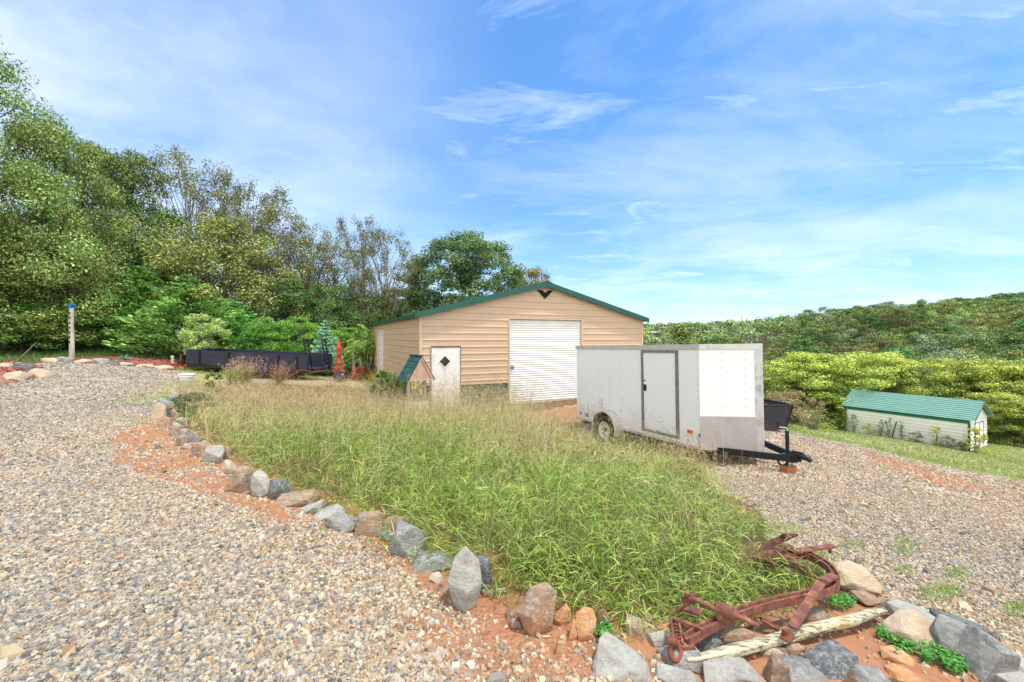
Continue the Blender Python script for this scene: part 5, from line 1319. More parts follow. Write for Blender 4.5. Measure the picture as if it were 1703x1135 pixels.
m = MB(); sheet(m, [[K(740,285,.10),K(830,298,.12),K(930,302,.14),K(1060,292,.16),K(1160,285,.17)],[K(800,262,.12),K(880,240,.17),K(960,230,.19),K(1060,240,.16),K(1180,240,.17)],[K(870,225,.09),K(940,180,.18),K(1010,185,.22),K(1080,205,.21),K(1190,215,.2)]]); m.build('mouldboard', RUST, plow)
m = MB(); m.bar(K(1090,232,.2),K(1415,188,.24),.045,.012); m.cyl(K(1375,190,.24),K(1385,238,.16),.012,.012,7); m.cyl(K(1225,212,.22),K(1240,255,.14),.016,.012,7); m.build('tail_strap', RUST, plow)
m = MB(); m.bar(K(815,790,.07),K(965,880,.03),.035,.012); m.build('lower_strap', RUST, plow)
m = MB(); m.bar(K(760,300,.03),K(1000,345,.03),.05,.03); m.bar(K(930,300,.08),K(1200,395,.05),.04,.03); m.build('landside', RUST, plow)
# split wooden rail
g = N('peeling_wood'); v = g.coord('Object', (1,1,1))
mp = g.n('ShaderNodeMapping'); mp.inputs['Rotation'].default_value = (0,0,-.42); mp.inputs['Scale'].default_value = (2.2,26,26); g.l(v, mp.inputs[0])
cc = g.mix(g.ramp(g.noise(mp.outputs[0], 3, 7, .7), [(.40, 0.0), (.50, 1.0)]), srgb(104,88,60), srgb(202,196,166))
cc = g.mix(g.ramp(g.noise(v, 5, 6, .7), [(.58, 0.0), (.72, .8)]), cc, srgb(204,156,80))
RAILM = g.pbr(cc, .9, 0, g.bump(g.noise(mp.outputs[0], 3, 7, .7), 1.0, .02))
ro = PP(1300, 1055, .0)
def R2(a, b, h=.05): return PP(a, b, h)-ro
path = [R2(1142,1098,.05),R2(1180,1090,.055),R2(1240,1076,.06),R2(1300,1060,.065),R2(1360,1043,.07),R2(1415,1031,.07),R2(1440,1022,.07),R2(1470,1015,.06)]
pth = smooth(path, 4); nn = len(pth); prof_w = [.012+.024*min(1, i/(nn*.22)) if i < nn*.7 else .036-.018*((i-nn*.7)/(nn*.3)) for i in range(nn)]
vs = []; n = 14; rr_ = random.Random(3); ridg = [rr_.uniform(.78,1.15) for _ in range(n)]
for i, p in enumerate(pth):
    d = (pth[min(i+1,nn-1)]-pth[max(i-1,0)]).normalized(); sd = d.cross(Vector((0,0,1))).normalized(); u = sd.cross(d)
    for k in range(n):
        a = 2*math.pi*k/n; r = .86*prof_w[i]*ridg[k]*(1+.2*mnoise.noise(Vector((i*.35,k*1.7,0)))); 
        vs.append(p+sd*math.cos(a)*r*1.15+u*math.sin(a)*r*.8)
fs = [[i*n+k, i*n+(k+1)%n, (i+1)*n+(k+1)%n, (i+1)*n+k] for i in range(nn-1) for k in range(n)]+[list(range(n)), [len(vs)-n+k for k in range(n)]]
m = MB(); m.add(vs, fs); o = m.build('wooden_rail', RAILM); o.location = ro
tag(o, 'split wooden rail with peeling cream surface lying across the rocks below the plow', 'wooden rail')
# ------------------------------------------------------------------ trees
def leafquads(P, size, cols, flat=.35, asp=.6, acc=None, ndir=None):
    n = len(P)
    nrm = RNG.normal(0, 1, (n, 3)); nrm[:,2] = np.abs(nrm[:,2])*(1+flat) + flat; nrm = unit(nrm)
    if ndir is not None: nrm = unit(nrm+ndir)
    a = unit(np.cross(nrm, RNG.normal(0, 1, (n, 3)))); b = np.cross(nrm, a)
    s = size*RNG.uniform(.6, 1.35, n)[:, None]
    V = np.stack([P-a*s*.5, P-b*s*asp*.5+nrm*s*.06, P+a*s*.5, P+b*s*asp*.5+nrm*s*.06], 1).reshape(-1, 3)
    Fc = np.arange(n*4).reshape(-1, 4); return V, Fc, np.repeat(cols, 4, 0)
def branch(mb, p, q, r0, r1, sag=.1, n=5):
    p = Vector(p); q = Vector(q); L = (q-p).length; mid1 = p.lerp(q, .35)+Vector((random.uniform(-.05,.05)*L, random.uniform(-.05,.05)*L, L*sag*random.uniform(.2,1))); mid2 = p.lerp(q, .7)+Vector((random.uniform(-.05,.05)*L, random.uniform(-.05,.05)*L, L*sag*.4))
    mb.tube([p, mid1, mid2, q], [r0, r0*.75+r1*.25, r0*.35+r1*.65, r1], n, True, False)
PAL = {
 'maple': [(98,122,60),(122,144,72),(144,164,92),(80,104,52),(168,182,116)],
 'oak': [(76,98,52),(94,114,60),(108,126,68),(66,86,46),(126,138,80)],
 'olive': [(102,112,56),(122,130,68),(142,148,86),(84,94,48),(158,162,100)],
 'sparse': [(98,106,60),(116,120,70),(84,90,52),(130,122,78),(106,100,66)],
 'pine': [(104,150,76),(128,172,88),(84,126,64),(64,100,54),(152,188,110)],
 'yellow': [(152,168,72),(176,184,86),(196,200,100),(132,152,62),(112,136,56)],
 'dark': [(66,96,48),(84,116,56),(100,132,66),(56,82,42),(118,146,78)],
 'spruce': [(108,146,116),(128,164,136),(88,124,96),(146,178,152),(76,108,80)],
 'behind': [(84,112,72),(100,128,82),(70,96,60),(122,144,98),(92,112,78)],
 'juniper': [(58,96,72),(72,112,84),(48,80,62),(86,124,96),(52,88,66)],
 'palegreen': [(150,172,96),(166,186,114),(134,156,84),(182,198,134),(118,142,74)],
 'locust': [(112,134,56),(128,150,62),(96,118,50),(142,162,70),(84,106,46)],
 'hillgrey': [(104,122,86),(124,142,100),(88,106,74),(138,150,112),(112,120,84)],
 'lime': [(124,160,62),(142,176,76),(106,144,56),(158,186,96),(92,128,52)],
 'bright': [(92,138,50),(116,160,60),(76,118,44),(138,178,78),(64,100,40)]}
GAIN = [1.12]
def pal(n, key, accent=None, pa=0.0):
    c = palette(n, PAL[key], [3,3,2,2,1])*np.array([1.25,1.22,1.22])*GAIN[0]
    if accent:
        k = RNG.random(n) < pa; c[k] = palette(k.sum(), accent, [1]*len(accent)) if k.any() else c[k]
    return c
def crown_pts(kind, H, R_, n, rs):
    """cluster centres inside the crown envelope"""
    out = []
    while len(out) < n:
        t = rs.random(); a = rs.uniform(0, 2*math.pi)
        if kind == 'round': z = .30+.70*t; e = math.sqrt(max(0, 1-((z-.60)/.42)**2))
        elif kind == 'tall': z = .36+.64*t; e = (1-((z-.66)/.36)**2)**.5 if abs(z-.66) < .36 else 0; e *= .85
        elif kind == 'low': z = .08+.92*t; e = math.sqrt(max(0, 1-((z-.42)/.60)**2))
        elif kind == 'fan': z = .36+.64*t; e = min(1, .25+(z-.36)*1.7)*(1 if z < .85 else math.sqrt(max(0,1-((z-.85)/.16)**2)))
        elif kind == 'cone': z = .05+.95*t; e = (1-z)**.85+.03
        else: z = t; e = 1
        r = (1-(1-rs.random())*.62*rs.random())*e
        if rs.random() < .3: r = e*rs.random()
        wob = 1+.22*math.sin(a*3+rs_phase[0]+z*5)+.12*math.sin(a*5+z*11)
        out.append((math.cos(a)*R_*r*wob, math.sin(a)*R_*r*wob, z*H))
    return out
rs_phase = [0]
PROTO = {}
def tree(name, kind, H, R_, nclu, lpc, ls, key, crad, label, cat='tree', dens=1.0, accent=None, pa=0, trunk=.018, flat=.55, mat=None, bark=None, seed=1, nlimb=None, lean=0, bare=0.0, multi=1, nd=.8):
    rs = random.Random(seed); random.seed(seed); rs_phase[0] = seed*1.7
    root = thing(name, label, cat)
    C_ = crown_pts(kind, H, R_, nclu, rs)
    m = MB(); tr = H*trunk; tops = []
    for k in range(multi):
        ox = (k-(multi-1)/2)*tr*3; hgt = H*(.93 if kind in ('cone','tall','fan') else .78)*rs.uniform(.85,1)
        pts = []; x = ox; y = 0
        for i in range(8):
            t = i/7; pts.append(Vector((x+lean*t*t*H, y, -.3+t*(hgt+.3)))); x += rs.uniform(-.018,.018)*H+ox*.25; y += rs.uniform(-.018,.018)*H
        m.tube(pts, [tr*(1.25-1.1*(i/7)**.8)+.012 for i in range(8)], 8, True, False); tops.append(pts)
    def trunk_at(z, k=0):
        pts = tops[k]; t = min(max((z+.3)/(pts[-1].z+.3), 0), 1)*7; i = min(int(t), 6); return pts[i].lerp(pts[i+1], t-i)
    m2 = MB()
    for i, cpt in enumerate(C_):
        cp = Vector(cpt); rad = math.hypot(cp.x, cp.y)
        z0 = max(H*.12, cp.z - rad*(.35 if kind == 'cone' else (1.6 if kind in ('fan','tall') else .9))-.05*H); z0 = min(z0, tops[0][-1].z*.97)
        b0 = trunk_at(z0, i % multi)
        if nlimb is None or i < nlimb: branch(m, b0, cp, tr*.32*(1.1-z0/H), tr*.05+.008, .12 if kind != 'cone' else .03, 5)
        if nlimb is not None and i < nlimb:
            for q in range(3):
                dv = Vector((rs.gauss(0,1), rs.gauss(0,1), rs.gauss(.3,.8))); m.tube([cp.lerp(b0,.15*q), cp.lerp(b0,.1*q)+dv.normalized()*crad*1.3], [tr*.06+.008,.006], 4, True, False)
    m.build('trunk', bark or BARK, root)
    P_ = []; Cc = []; ND = []
    for cpt in C_:
        cr = crad*rs.uniform(.6, 1.35); n = int(lpc*(cr/crad)**2*dens*rs.uniform(.7,1.2))
        d = unit(RNG.normal(0, 1, (n, 3))); rr = RNG.random(n)**.45
        p = d*rr[:, None]*cr; p[:,2] *= flat
        P_.append(p+np.array(cpt)); ND.append(d*nd)
        c_ = pal(n, key, accent, pa)*rs.uniform(.8, 1.2)
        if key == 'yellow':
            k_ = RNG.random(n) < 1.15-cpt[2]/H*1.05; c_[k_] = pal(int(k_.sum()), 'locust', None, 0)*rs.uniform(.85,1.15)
        Cc.append(c_)
    P_ = np.concatenate(P_); Cc = np.concatenate(Cc); ND = np.concatenate(ND)
    V, Fc, c4 = leafquads(P_, ls, Cc, .3, .62, ndir=ND)
    np_mesh('crown', V, Fc, c4, mat or LEAF, root)
    return root
def pine(H, R_, label, seed=1, key='pine', name='pine_tree', ls=.30, per=7, whorls=16, cat='pine', z0=.05):
    rs = random.Random(seed); random.seed(seed); root = thing(name, label, cat)
    m = MB(); m.tube([(0,0,-.3),(0.02*H,0,H*.5),(0,0,H)], [H*.022,H*.014,.02], 8, True, False)
    P_ = []; Cc = []
    for w in range(whorls):
        t = w/(whorls-1); z = H*(z0+(.97-z0)*t); L0 = R_*((1-t)**.8*.95+.08)
        for k in range(per):
            a = k*2*math.pi/per+w*.7+rs.uniform(-.25,.25); L = L0*rs.uniform(.7,1.12)
            tip = Vector((math.cos(a)*L, math.sin(a)*L, z+L*rs.uniform(.10,.34)))
            m.tube([(0,0,z),(math.cos(a)*L*.5, math.sin(a)*L*.5, z+L*.06),tip],[.03+.01*H*(1-t)*.5,.02,.008],4,True,False)
            n = int(26*L/ls*.5)+14
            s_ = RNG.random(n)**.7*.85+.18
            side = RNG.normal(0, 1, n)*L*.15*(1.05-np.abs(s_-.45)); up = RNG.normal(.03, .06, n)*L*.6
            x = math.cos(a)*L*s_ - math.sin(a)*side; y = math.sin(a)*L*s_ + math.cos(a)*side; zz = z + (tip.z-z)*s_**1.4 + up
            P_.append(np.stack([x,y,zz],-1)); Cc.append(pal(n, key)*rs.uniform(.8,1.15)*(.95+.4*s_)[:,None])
    P_ = np.concatenate(P_); Cc = np.concatenate(Cc); n = len(P_)
    m.build('trunk', BARK, root)
    # needle fans: narrow pointed quads pointing outward/up
    d = unit(np.stack([P_[:,0], P_[:,1], np.hypot(P_[:,0],P_[:,1])*.35+.05], -1)+RNG.normal(0,.55,(n,3)))
    sd = unit(np.cross(d, RNG.normal(0,1,(n,3)))); s = ls*RNG.uniform(.6,1.3,n)[:,None]
    V = np.stack([P_-d*s*.4, P_-sd*s*.2, P_+d*s*.6, P_+sd*s*.2],1).reshape(-1,3)
    np_mesh('crown', V, np.arange(n*4).reshape(-1,4), np.repeat(Cc,4,0), LEAF, root)
    return root
def copy_tree(src, label, group=None):
    r = src.copy(); COL.objects.link(r)
    for ch in src.children:
        c_ = ch.copy(); COL.objects.link(c_); c_.parent = r
    r['label'] = label
    if group: r['group'] = group
    return r
def place(o, px, d, top, H, wpx=None, R_=None, rz=None, group=None, zoff=0):
    """stand the tree on the ground at distance d along the photo column px; its size follows from what the photo shows"""
    x = (px-CX)/F*d; z = float(height(x, d))+zoff; zt = -(top-HY)/F*d+CAMZ
    s = (zt-z)/H; sx = s if wpx is None else (wpx/2/F*d)/R_
    o.location = (x, d, z-.05); o.scale = (sx, sx, s); o.rotation_euler = (0, 0, rz if rz is not None else random.uniform(0, 6.28))
    if group: o['group'] = group
    return o
ORA = [(196,120,64),(180,100,58),(206,160,90)]
Tm3 = tree('maple_tree','low',10,4.2,300,300,.095,'maple',.8,'x',accent=ORA,pa=.02,seed=13,nlimb=50)
# prototypes (one of each kind); each is also used as the first tree of its kind
Tm = tree('maple_tree','low',10,4.2,210,230,.145,'maple',.85,'x',accent=ORA,pa=.02,seed=11,nlimb=40)
Tm2 = tree('maple_tree','low',10,4.4,210,220,.15,'maple',.9,'x',accent=ORA,pa=.03,seed=12,nlimb=40)
To = tree('oak_tree','tall',14,4.0,120,170,.2,'oak',.95,'x',seed=21,nlimb=50)
Tol = tree('hickory_tree','low',10,4.2,150,190,.17,'olive',.95,'x',seed=31,nlimb=30)
Td = tree('understory_tree','low',10,4.0,120,170,.19,'dark',1.0,'x',seed=41,nlimb=40)
Tsp = tree('poplar_tree','fan',14,4.4,130,75,.18,'sparse',.75,'x',seed=51,trunk=.012,bark=BARKP,flat=.9)
Tsp2 = tree('poplar_tree','fan',14,3.6,115,80,.18,'sparse',.7,'x',seed=52,trunk=.012,bark=BARKP,flat=.9,multi=2)
Tsp3 = tree('poplar_tree','tall',14,3.4,110,95,.18,'sparse',.8,'x',seed=53,trunk=.012,bark=BARKP,flat=.8)
Tpi = pine(8, 4.2, 'x', 61)
Tpi2 = pine(8, 4.6, 'x', 62, per=8)
Tbig = tree('maple_tree','low',12,5.6,320,210,.2,'behind',.85,'x',accent=[(150,150,80)],pa=.06,seed=71,nlimb=30,mat=LEAF_FIX)
Tb3 = tree('thicket_tree','low',8,3.6,110,170,.17,'bright',.95,'x',seed=81,nlimb=30)
used = {}
def T(proto, H, R_, px, d, top, wpx, label, group=None):
    o = proto if id(proto) not in used else copy_tree(proto, label)
    used[id(proto)] = 1; o['label'] = label
    return place(o, px, d, top, H, wpx, R_, group=group)
WOOD = 'trees along the left edge of the yard'
for a in (
 (Tm3,10,4.2,-95,20,45,350,'tallest broadleaf tree at the left picture edge with orange flecked leaves'),
 (Tm2,10,4.4,78,24,215,190,'green and yellow leafy maple just right of the tallest tree at the left edge'),
 (Tm,10,4.2,20,22.5,400,300,'low bushy maple with orange leaves behind the near mulch bed'),
 (Tm2,10,4.4,125,25.5,400,170,'low bright maple right behind the wooden pole'),
 (To,14,4.0,152,33,240,125,'dark oak whose top is the left one of the two dark peaks'),
 (To,14,4.0,212,33,252,120,'dark oak whose top is the right one of the two dark peaks'),
 (Tol,10,4.2,372,29.5,365,205,'round olive coloured tree standing above the black trailer'),
 (Td,10,4.0,262,31,352,165,'dark rounded tree between the dark oaks and the olive one'),
 (Td,10,4.0,190,30,420,190,'dark tree filling the gap under the two oaks'),
 (Tsp,14,4.4,315,35,262,150,'tall thin crowned tree with many upright bare limbs, tallest of the sparse ones'),
 (Tsp3,14,3.4,373,38,290,80,'narrow sparse brownish tree right of the tallest sparse one'),
 (Tsp2,14,3.6,418,35,308,120,'sparse tree with two stems above the olive tree'),
 (Tsp3,14,3.4,474,34,345,120,'sparse tree with a clear pale trunk left of the reddish topped one'),
 (Tsp,14,4.4,515,37,378,110,'sparse tree with a reddish top in the middle of the wood'),
 (Tsp3,14,3.4,552,35,405,90,'sparse medium tree left of the tall straight one'),
 (Tsp2,14,3.6,600,32,362,76,'tall straight sparse tree with a dark trunk'),
 (Tsp,14,4.4,640,33,384,100,'fan shaped sparse tree just left of the garage roof'),
 (Tsp3,14,3.4,694,36,432,44,'thin sparse tree rising at the left flank of the big maple'),
 (Td,10,4.0,478,31,465,120,'dark green tree behind the upright trailer ramps'),
 (Td,10,4.0,548,31,470,110,'dark green tree behind the small blue spruce'),
 (Td,10,4.0,612,32,490,100,'dark green tree behind the sumac'),
 (Td,10,4.0,660,34,500,70,'low dark tree at the garage eave'),
 (Tpi,8,4.2,232,26,440,190,'dark layered pine left of the garden lamp'),
 (Tpi2,8,4.6,315,25,455,210,'big light green pine behind the garden lamp'),
 (Tpi,8,4.2,392,26.5,500,160,'light green pine behind the middle of the black trailer'),
 (Tpi2,8,4.6,152,27,470,130,'small dark pine behind the wooden pole'),
 (Tb3,8,3.6,445,26.5,530,90,'grey green bush behind the rear half of the black trailer'),
 (Tb3,8,3.6,495,27.5,528,80,'bright bush right of the upright trailer ramps'),
 (Tb3,8,3.6,578,28,545,80,'dark bush behind the red windmill'),
 (Tb3,8,3.6,40,22,500,170,'low leafy bush behind the near mulch bed'),
 (Tol,10,4.2,285,29,440,150,'small olive tree just left of the big olive one'),
 (Tbig,12,5.6,775,37,398,232,'broad full maple rising behind the left half of the garage roof'),
 (Tsp3,14,3.4,893,44,448,60,'thin brownish tree top beside the garage peak')): T(*a)
Tbr = tree('maple_tree','round',12,5.0,90,110,.26,'olive',1.0,'brownish olive tree top between the big maple and the garage peak',accent=[(176,120,60)],pa=.25,seed=72,nlimb=20,mat=LEAF_FIX)
place(Tbr, 868, 42, 452, 12, 120, 5.0)
T(Tb3,8,3.6,700,40,470,90,'light green bush left of the big maple behind the garage')
# darker trees deeper in the wood
for i, (px, top, w, lab) in enumerate(((-20,330,200,'deep wood tree behind the left edge maples'),(110,330,140,'deep wood tree seen behind the wooden pole'),(330,430,150,'deep wood tree behind the big pine'),(430,450,130,'deep wood tree behind the olive tree, right side'),(520,470,120,'deep wood tree behind the trailer ramps'),(590,470,110,'deep wood tree behind the straight sparse trunk'),(640,480,110,'deep wood tree nearest the garage'),(230,400,150,'deep wood tree behind the right dark oak'))):
    T(Td,10,4.0,px,41+i%3*2,top+25,w*1.1,lab)
# undergrowth strip at the wood edge: leafy stuff on the ground
A = Acc()
n = 30000; x = RNG.uniform(-42, -6.5, n); y = RNG.uniform(24.0, 33, n)
k = y > 24.2 + np.clip((x+22)*-.12, -.5, 3)*0+ (fbm(x*.4, y*.4, 3)-.5)*2; x, y = x[k], y[k]; n = len(x)
p0 = np.stack([x, y, gz(x, y)], -1); d0 = unit(np.stack([RNG.normal(0,.5,n), RNG.normal(0,.5,n), np.ones(n)], -1))
V_, F_, C_, tp = ribbons(p0, d0, RNG.uniform(.15,.7,n), np.full(n,.03), 2, RNG.uniform(.2,1,n), pal(n,'dark')); A.add(V_, F_, C_)
V_, F_, C_ = leafquads(tp, .13, pal(n,'bright')); A.add(V_, F_, C_)
n = 16000; x = RNG.uniform(-34, -17, n); y = RNG.uniform(17.5, 24.5, n); k = (x < -20.5-(y-20)*.3) | (y > 22.3); x, y = x[k], y[k]
k = ~inpoly(x, y, GRAVEL_L); x, y = x[k], y[k]; n = len(x); p0 = np.stack([x, y, gz(x, y)], -1); d0 = unit(np.stack([RNG.normal(0,.5,n), RNG.normal(0,.5,n), np.ones(n)], -1))
V_, F_, C_, tp = ribbons(p0, d0, RNG.uniform(.1,.35,n), np.full(n,.02), 2, RNG.uniform(.2,1,n), pal(n,'dark')); A.add(V_, F_, C_)
tag(A.build('undergrowth', LEAF_FIX), kind='stuff', label='dark leafy undergrowth at the foot of the wood', cat='undergrowth')
# fallen branch
b = G(30, 602); m = MB(); m.tube([(0,0,0),(.3,0,.35),(.75,0,.8)],[.04,.03,.012],6); o = m.build('fallen_branch', BARKP); o.location = b; tag(o,'bare pale branch leaning at the wood edge behind the near mulch bed','branch')

# ------------------------------------------------------------------ smaller plants
def shrub(name, px, py, top, wpx, key, label, cat='shrub', d=None, n=2600, ls=.07, kind='low', stems=7, accent=None, pa=0, mat=None, flat=.7):
    b = G(px, py) if d is None else Vector(((px-CX)/F*d, d, 0)); 
    if d is not None: b.z = float(height(b.x, b.y))
    s = b.y/F; zt = -(top-HY)/F*b.y+CAMZ; H = zt-b.z; R_ = wpx/2*s
    rs = random.Random(px); random.seed(px); root = thing(name, label, cat, b)
    m = MB(); C_ = crown_pts(kind, H, R_, 34, rs); P_ = []
    for i, cp in enumerate(C_):
        if i < stems*2: m.tube([(rs.uniform(-.1,.1)*R_, rs.uniform(-.1,.1)*R_, -.05), (cp[0]*.5, cp[1]*.5, cp[2]*.6), cp], [H*.012+.004, H*.008+.003, .003], 5, True, False)
        k = n//34; q = unit(RNG.normal(0,1,(k,3)))*(RNG.random(k)**.4)[:,None]*min(R_,H)*.30; q[:,2] *= flat
        P_.append(q+np.array(cp))
    m.build('stem', BARKP, root); P_ = np.concatenate(P_)
    P_[:,2] = np.maximum(P_[:,2], .01)
    V, Fc, c4 = leafquads(P_, ls, pal(len(P_), key, accent, pa), .3, .5); np_mesh('foliage', V, Fc, c4, mat or LEAF_FIX, root); return root
shrub('round_shrub', 336, 592, 527, 66, 'palegreen', 'round light green shrub with fan of stems behind the black trailer front', d=22.6, n=6500, ls=.11, kind='round')
sp = pine(4, 1.5, 'small blue green spruce right of the trailer ramps', 91, 'spruce', 'spruce_tree', .16, 9, 16, 'spruce'); place(sp, 541, 24.2, 531, 4, 62, 1.5)
shrub('juniper', 318, 690, 655, 52, 'juniper', 'low dark green juniper spreading among the edging rocks', n=4200, ls=.05, kind='low', flat=.4, mat=foliage_mat('juniper_leaf', .1, 0, 0))
shrub('nandina_plant', 354, 667, 617, 26, 'maple', 'leafy bright green plant with reddish top beside the juniper', n=1500, ls=.07, accent=[(196,110,60),(190,60,50)], pa=.07, stems=5)
shrub('pale_shrub', 399, 618, 594, 26, 'olive', 'small pale flowering shrub in front of the black trailer', n=1800, ls=.06, accent=[(206,204,160)], pa=.3)
shrub('red_shrub', 604, 634, 612, 44, 'olive', 'low red leaved bush beside the garage wall corner', n=3000, ls=.06, accent=[(196,82,66),(214,110,92),(160,60,54)], pa=.85)
shrub('burning_bush', 640, 650, 618, 34, 'dark', 'dark leafy weed bush against the garage side door', n=2200, ls=.10, d=14.6, stems=6)
shrub('dry_bush', 1304, 694, 651, 66, 'sparse', 'dried tan brush behind the black steel scoop', d=18.5, n=3000, ls=.08, accent=[(200,176,140),(176,150,118),(150,150,90)], pa=.8, stems=12)
shrub('dry_bush', 1352, 700, 664, 44, 'sparse', 'smaller dried tan brush right of the black steel scoop', d=21, n=1800, ls=.08, accent=[(196,174,140),(170,146,110),(150,150,80)], pa=.6, stems=10)
# saplings along the shed
SAP = 'saplings along the white shed'
for (px, top, w, lab, key) in ((1407,684,12,'green sapling at the left corner of the white shed','maple'),(1420,690,13,'second green sapling along the white shed from its left corner','maple'),(1446,703,22,'wide low yellow green bush at the shed wall left of the steel post','yellow'),(1465,699,8,'thin sapling at the shed wall between the wide bush and the tall sapling','maple'),(1479,694,9,'tallest sapling at the shed wall just left of the steel post','bright'),(1499,701,8,'thin sapling at the shed wall just right of the steel post','maple'),(1523,719,20,'bare brownish weed at the middle of the shed wall','sparse'),(1557,709,14,'leaning yellow green sapling at the shed wall right of the middle','yellow'),(1575,727,22,'low dark weed beside the leaning sapling at the shed wall','sparse'),(1600,736,14,'small weed at the shed wall nearest its green corner post','sparse')):
    u = (px-CX)/F; # foot line just in front of the long wall
    L_ = shed.matrix_world; best = None
    a_ = L_ @ Vector((-.45, 0, 0)); b_ = L_ @ Vector((-.45, SLn, 0)); dx, dy = b_.x-a_.x, b_.y-a_.y
    t = (u*a_.y-a_.x)/(dx-u*dy); d_ = a_.y+dy*t
    o = shrub('sapling', px, 0, top, w, key, lab, 'sapling', d=d_, n=420, ls=.10, kind='low', stems=4); o['group'] = SAP
shrub('sapling', 1623, 0, 712, 26, 'yellow', 'yellow orange sapling at the gable end of the white shed', 'sapling', d=29.2, n=900, ls=.14, accent=[(214,150,60)], pa=.2, stems=5)['group'] = SAP
shrub('sapling', 1398, 0, 690, 20, 'lime', 'bright yellow green sapling left of the white shed', 'sapling', d=37, n=700, ls=.16, stems=5)['group'] = SAP
# sumac
def sumac(px, d, top, label):
    b = Vector(((px-CX)/F*d, d, 0)); b.z = float(height(b.x, b.y)); H = -(top-HY)/F*d+CAMZ-b.z
    root = thing('sumac_tree', label, 'tree', b); rs = random.Random(5); m = MB(); acc = Acc()
    for s_ in range(9):
        a = rs.uniform(0, 6.28); L = H*rs.uniform(.5,1)*(1 if s_ else 1); tip = Vector((math.cos(a)*L*.28, math.sin(a)*L*.28, L)) if s_ else Vector((.1,0,H*.93))
        m.tube([(0,0,-.1),tip*.5+Vector((0,0,.1)),tip],[.045,.03,.015],6,True,False)
        nf = 11
        for f in range(nf):
            aa = f*6.283/nf+rs.uniform(-.3,.3); base = tip*(1-.04*f); fl_ = rs.uniform(.45,.75)
            pr = []; 
            for q in range(9):
                t = q/8; pr.append(base+Vector((math.cos(aa)*fl_*t, math.sin(aa)*fl_*t, fl_*(.42*t-.62*t*t))))
            m.tube(pr, .008, 4, True, False)
            P0 = []; D0 = []
            for q in range(1, 9):
                tt = (pr[q]-pr[q-1]).normalized(); sd = tt.cross(Vector((0,0,1))).normalized()
                for sg in (-1,1):
                    P0.append(pr[q]); D0.append((sd*sg+tt*.45+Vector((0,0,-.1))).normalized())
            P0 = np.array(P0); D0 = np.array(D0); n = len(P0)
            V_, F_, C_, _ = ribbons(P0, D0, np.full(n, .26)*RNG.uniform(.8,1.15,n), np.full(n,.055), 3, np.full(n,.5), pal(n,'lime'), side=np.cross(D0, np.array([0,0,1.0]))+1e-3); acc.add(V_, F_, C_)
    m.build('stem', BARK, root); acc.build('foliage', LEAF_FIX, root)
sumac(612, 24.2, 541, 'bright green sumac with long feathered leaves at the rear garage corner')
sumac(596, 26, 566, 'lower sumac clump left of the bright one by the fence posts')
# yucca, ornamental grasses
def tuft(name, px, py, hpx, label, n, colors, wb=.03, spread=.5, plume=None, cat='ornamental grass', droop=.9):
    b = G(px, py); s = b.y/F; H = hpx*s; root = None
    p0 = np.stack([RNG.normal(0,H*.07,n), RNG.normal(0,H*.07,n), np.zeros(n)], -1); d0 = unit(np.stack([RNG.normal(0,spread,n), RNG.normal(0,spread,n), np.ones(n)], -1))
    A = Acc(); V_, F_, C_, tp = ribbons(p0, d0, RNG.uniform(.55,1.1,n)*H, np.full(n, wb), 5, RNG.uniform(.2,droop,n), palette(n, colors, [1]*len(colors))); A.add(V_, F_, C_)
    root = thing(name, label, cat, b)
    A.build('blades', LEAF_FIX, root)
    if plume:
        k = RNG.random(n) < .35; q = tp[k]; A = Acc()
        for j in range(9):
            t = RNG.uniform(-.26,.02,len(q)); pp = q+np.stack([0*t,0*t,t*H],-1); dd = unit(RNG.normal(0,.6,(len(q),3))+np.array([0,0,.8]))
            V_, F_, C_, _ = ribbons(pp, dd, np.full(len(q), H*.09), np.full(len(q), .018), 2, np.full(len(q), .6), palette(len(q), plume, [1]*len(plume))); A.add(V_, F_, C_)
        A.build('plumes', LEAF_FIX, root)
    return root
tuft('yucca_plant', 206, 600, 13, 'blue green spiky yucca at the back of the far mulch bed', 90, [(120,160,130),(98,140,108),(146,180,150)], .05, 1.1, cat='yucca', droop=.2)
tuft('fountain_grass', 408, 640, 40, 'pinkish plumed fountain grass in front of the black trailer, left clump', 420, [(168,170,100),(146,150,84),(196,180,130)], .018, .28, [(196,150,130),(176,130,112),(214,184,160)])
tuft('fountain_grass', 465, 641, 34, 'pinkish plumed fountain grass right of the trailer wheels', 330, [(168,150,100),(146,130,84),(176,150,120)], .018, .32, [(176,120,110),(156,104,96),(204,170,150)])
tuft('fountain_grass', 386, 642, 30, 'greener plumed grass clump left of the pinkish one', 200, [(150,170,84),(130,150,74),(176,180,110)], .018, .25, [(206,190,150),(186,170,120)])
tuft('fountain_grass', 500, 625, 34, 'dry reddish grass clump at the foot of the trailer ramps', 240, [(150,120,90),(130,104,76),(176,130,110)], .02, .45, [(166,96,84),(146,86,76)])
tuft('reed_grass', 650, 668, 62, 'tall bright green grass clump by the garage side wall', 500, [(160,180,84),(140,166,70),(180,192,110)], .016, .26, None, 'grass clump', .8)
tuft('reed_grass', 628, 662, 50, 'second tall green grass clump left of the bright one', 360, [(160,174,90),(140,156,76),(190,190,120)], .016, .3, None, 'grass clump', .8)
tuft('reed_grass', 830, 845, 66, 'wide bladed tall grass tuft in the middle of the bed', 46, [(150,184,90),(126,166,72),(170,196,110)], .016, .35, None, 'grass clump', 1.0)
tuft('reed_grass', 1148, 800, 60, 'tall tan seeding grass tuft in front of the white trailer', 120, [(170,170,110),(150,150,90),(190,176,130)], .008, .35, [(176,150,110)], 'grass clump', .7)
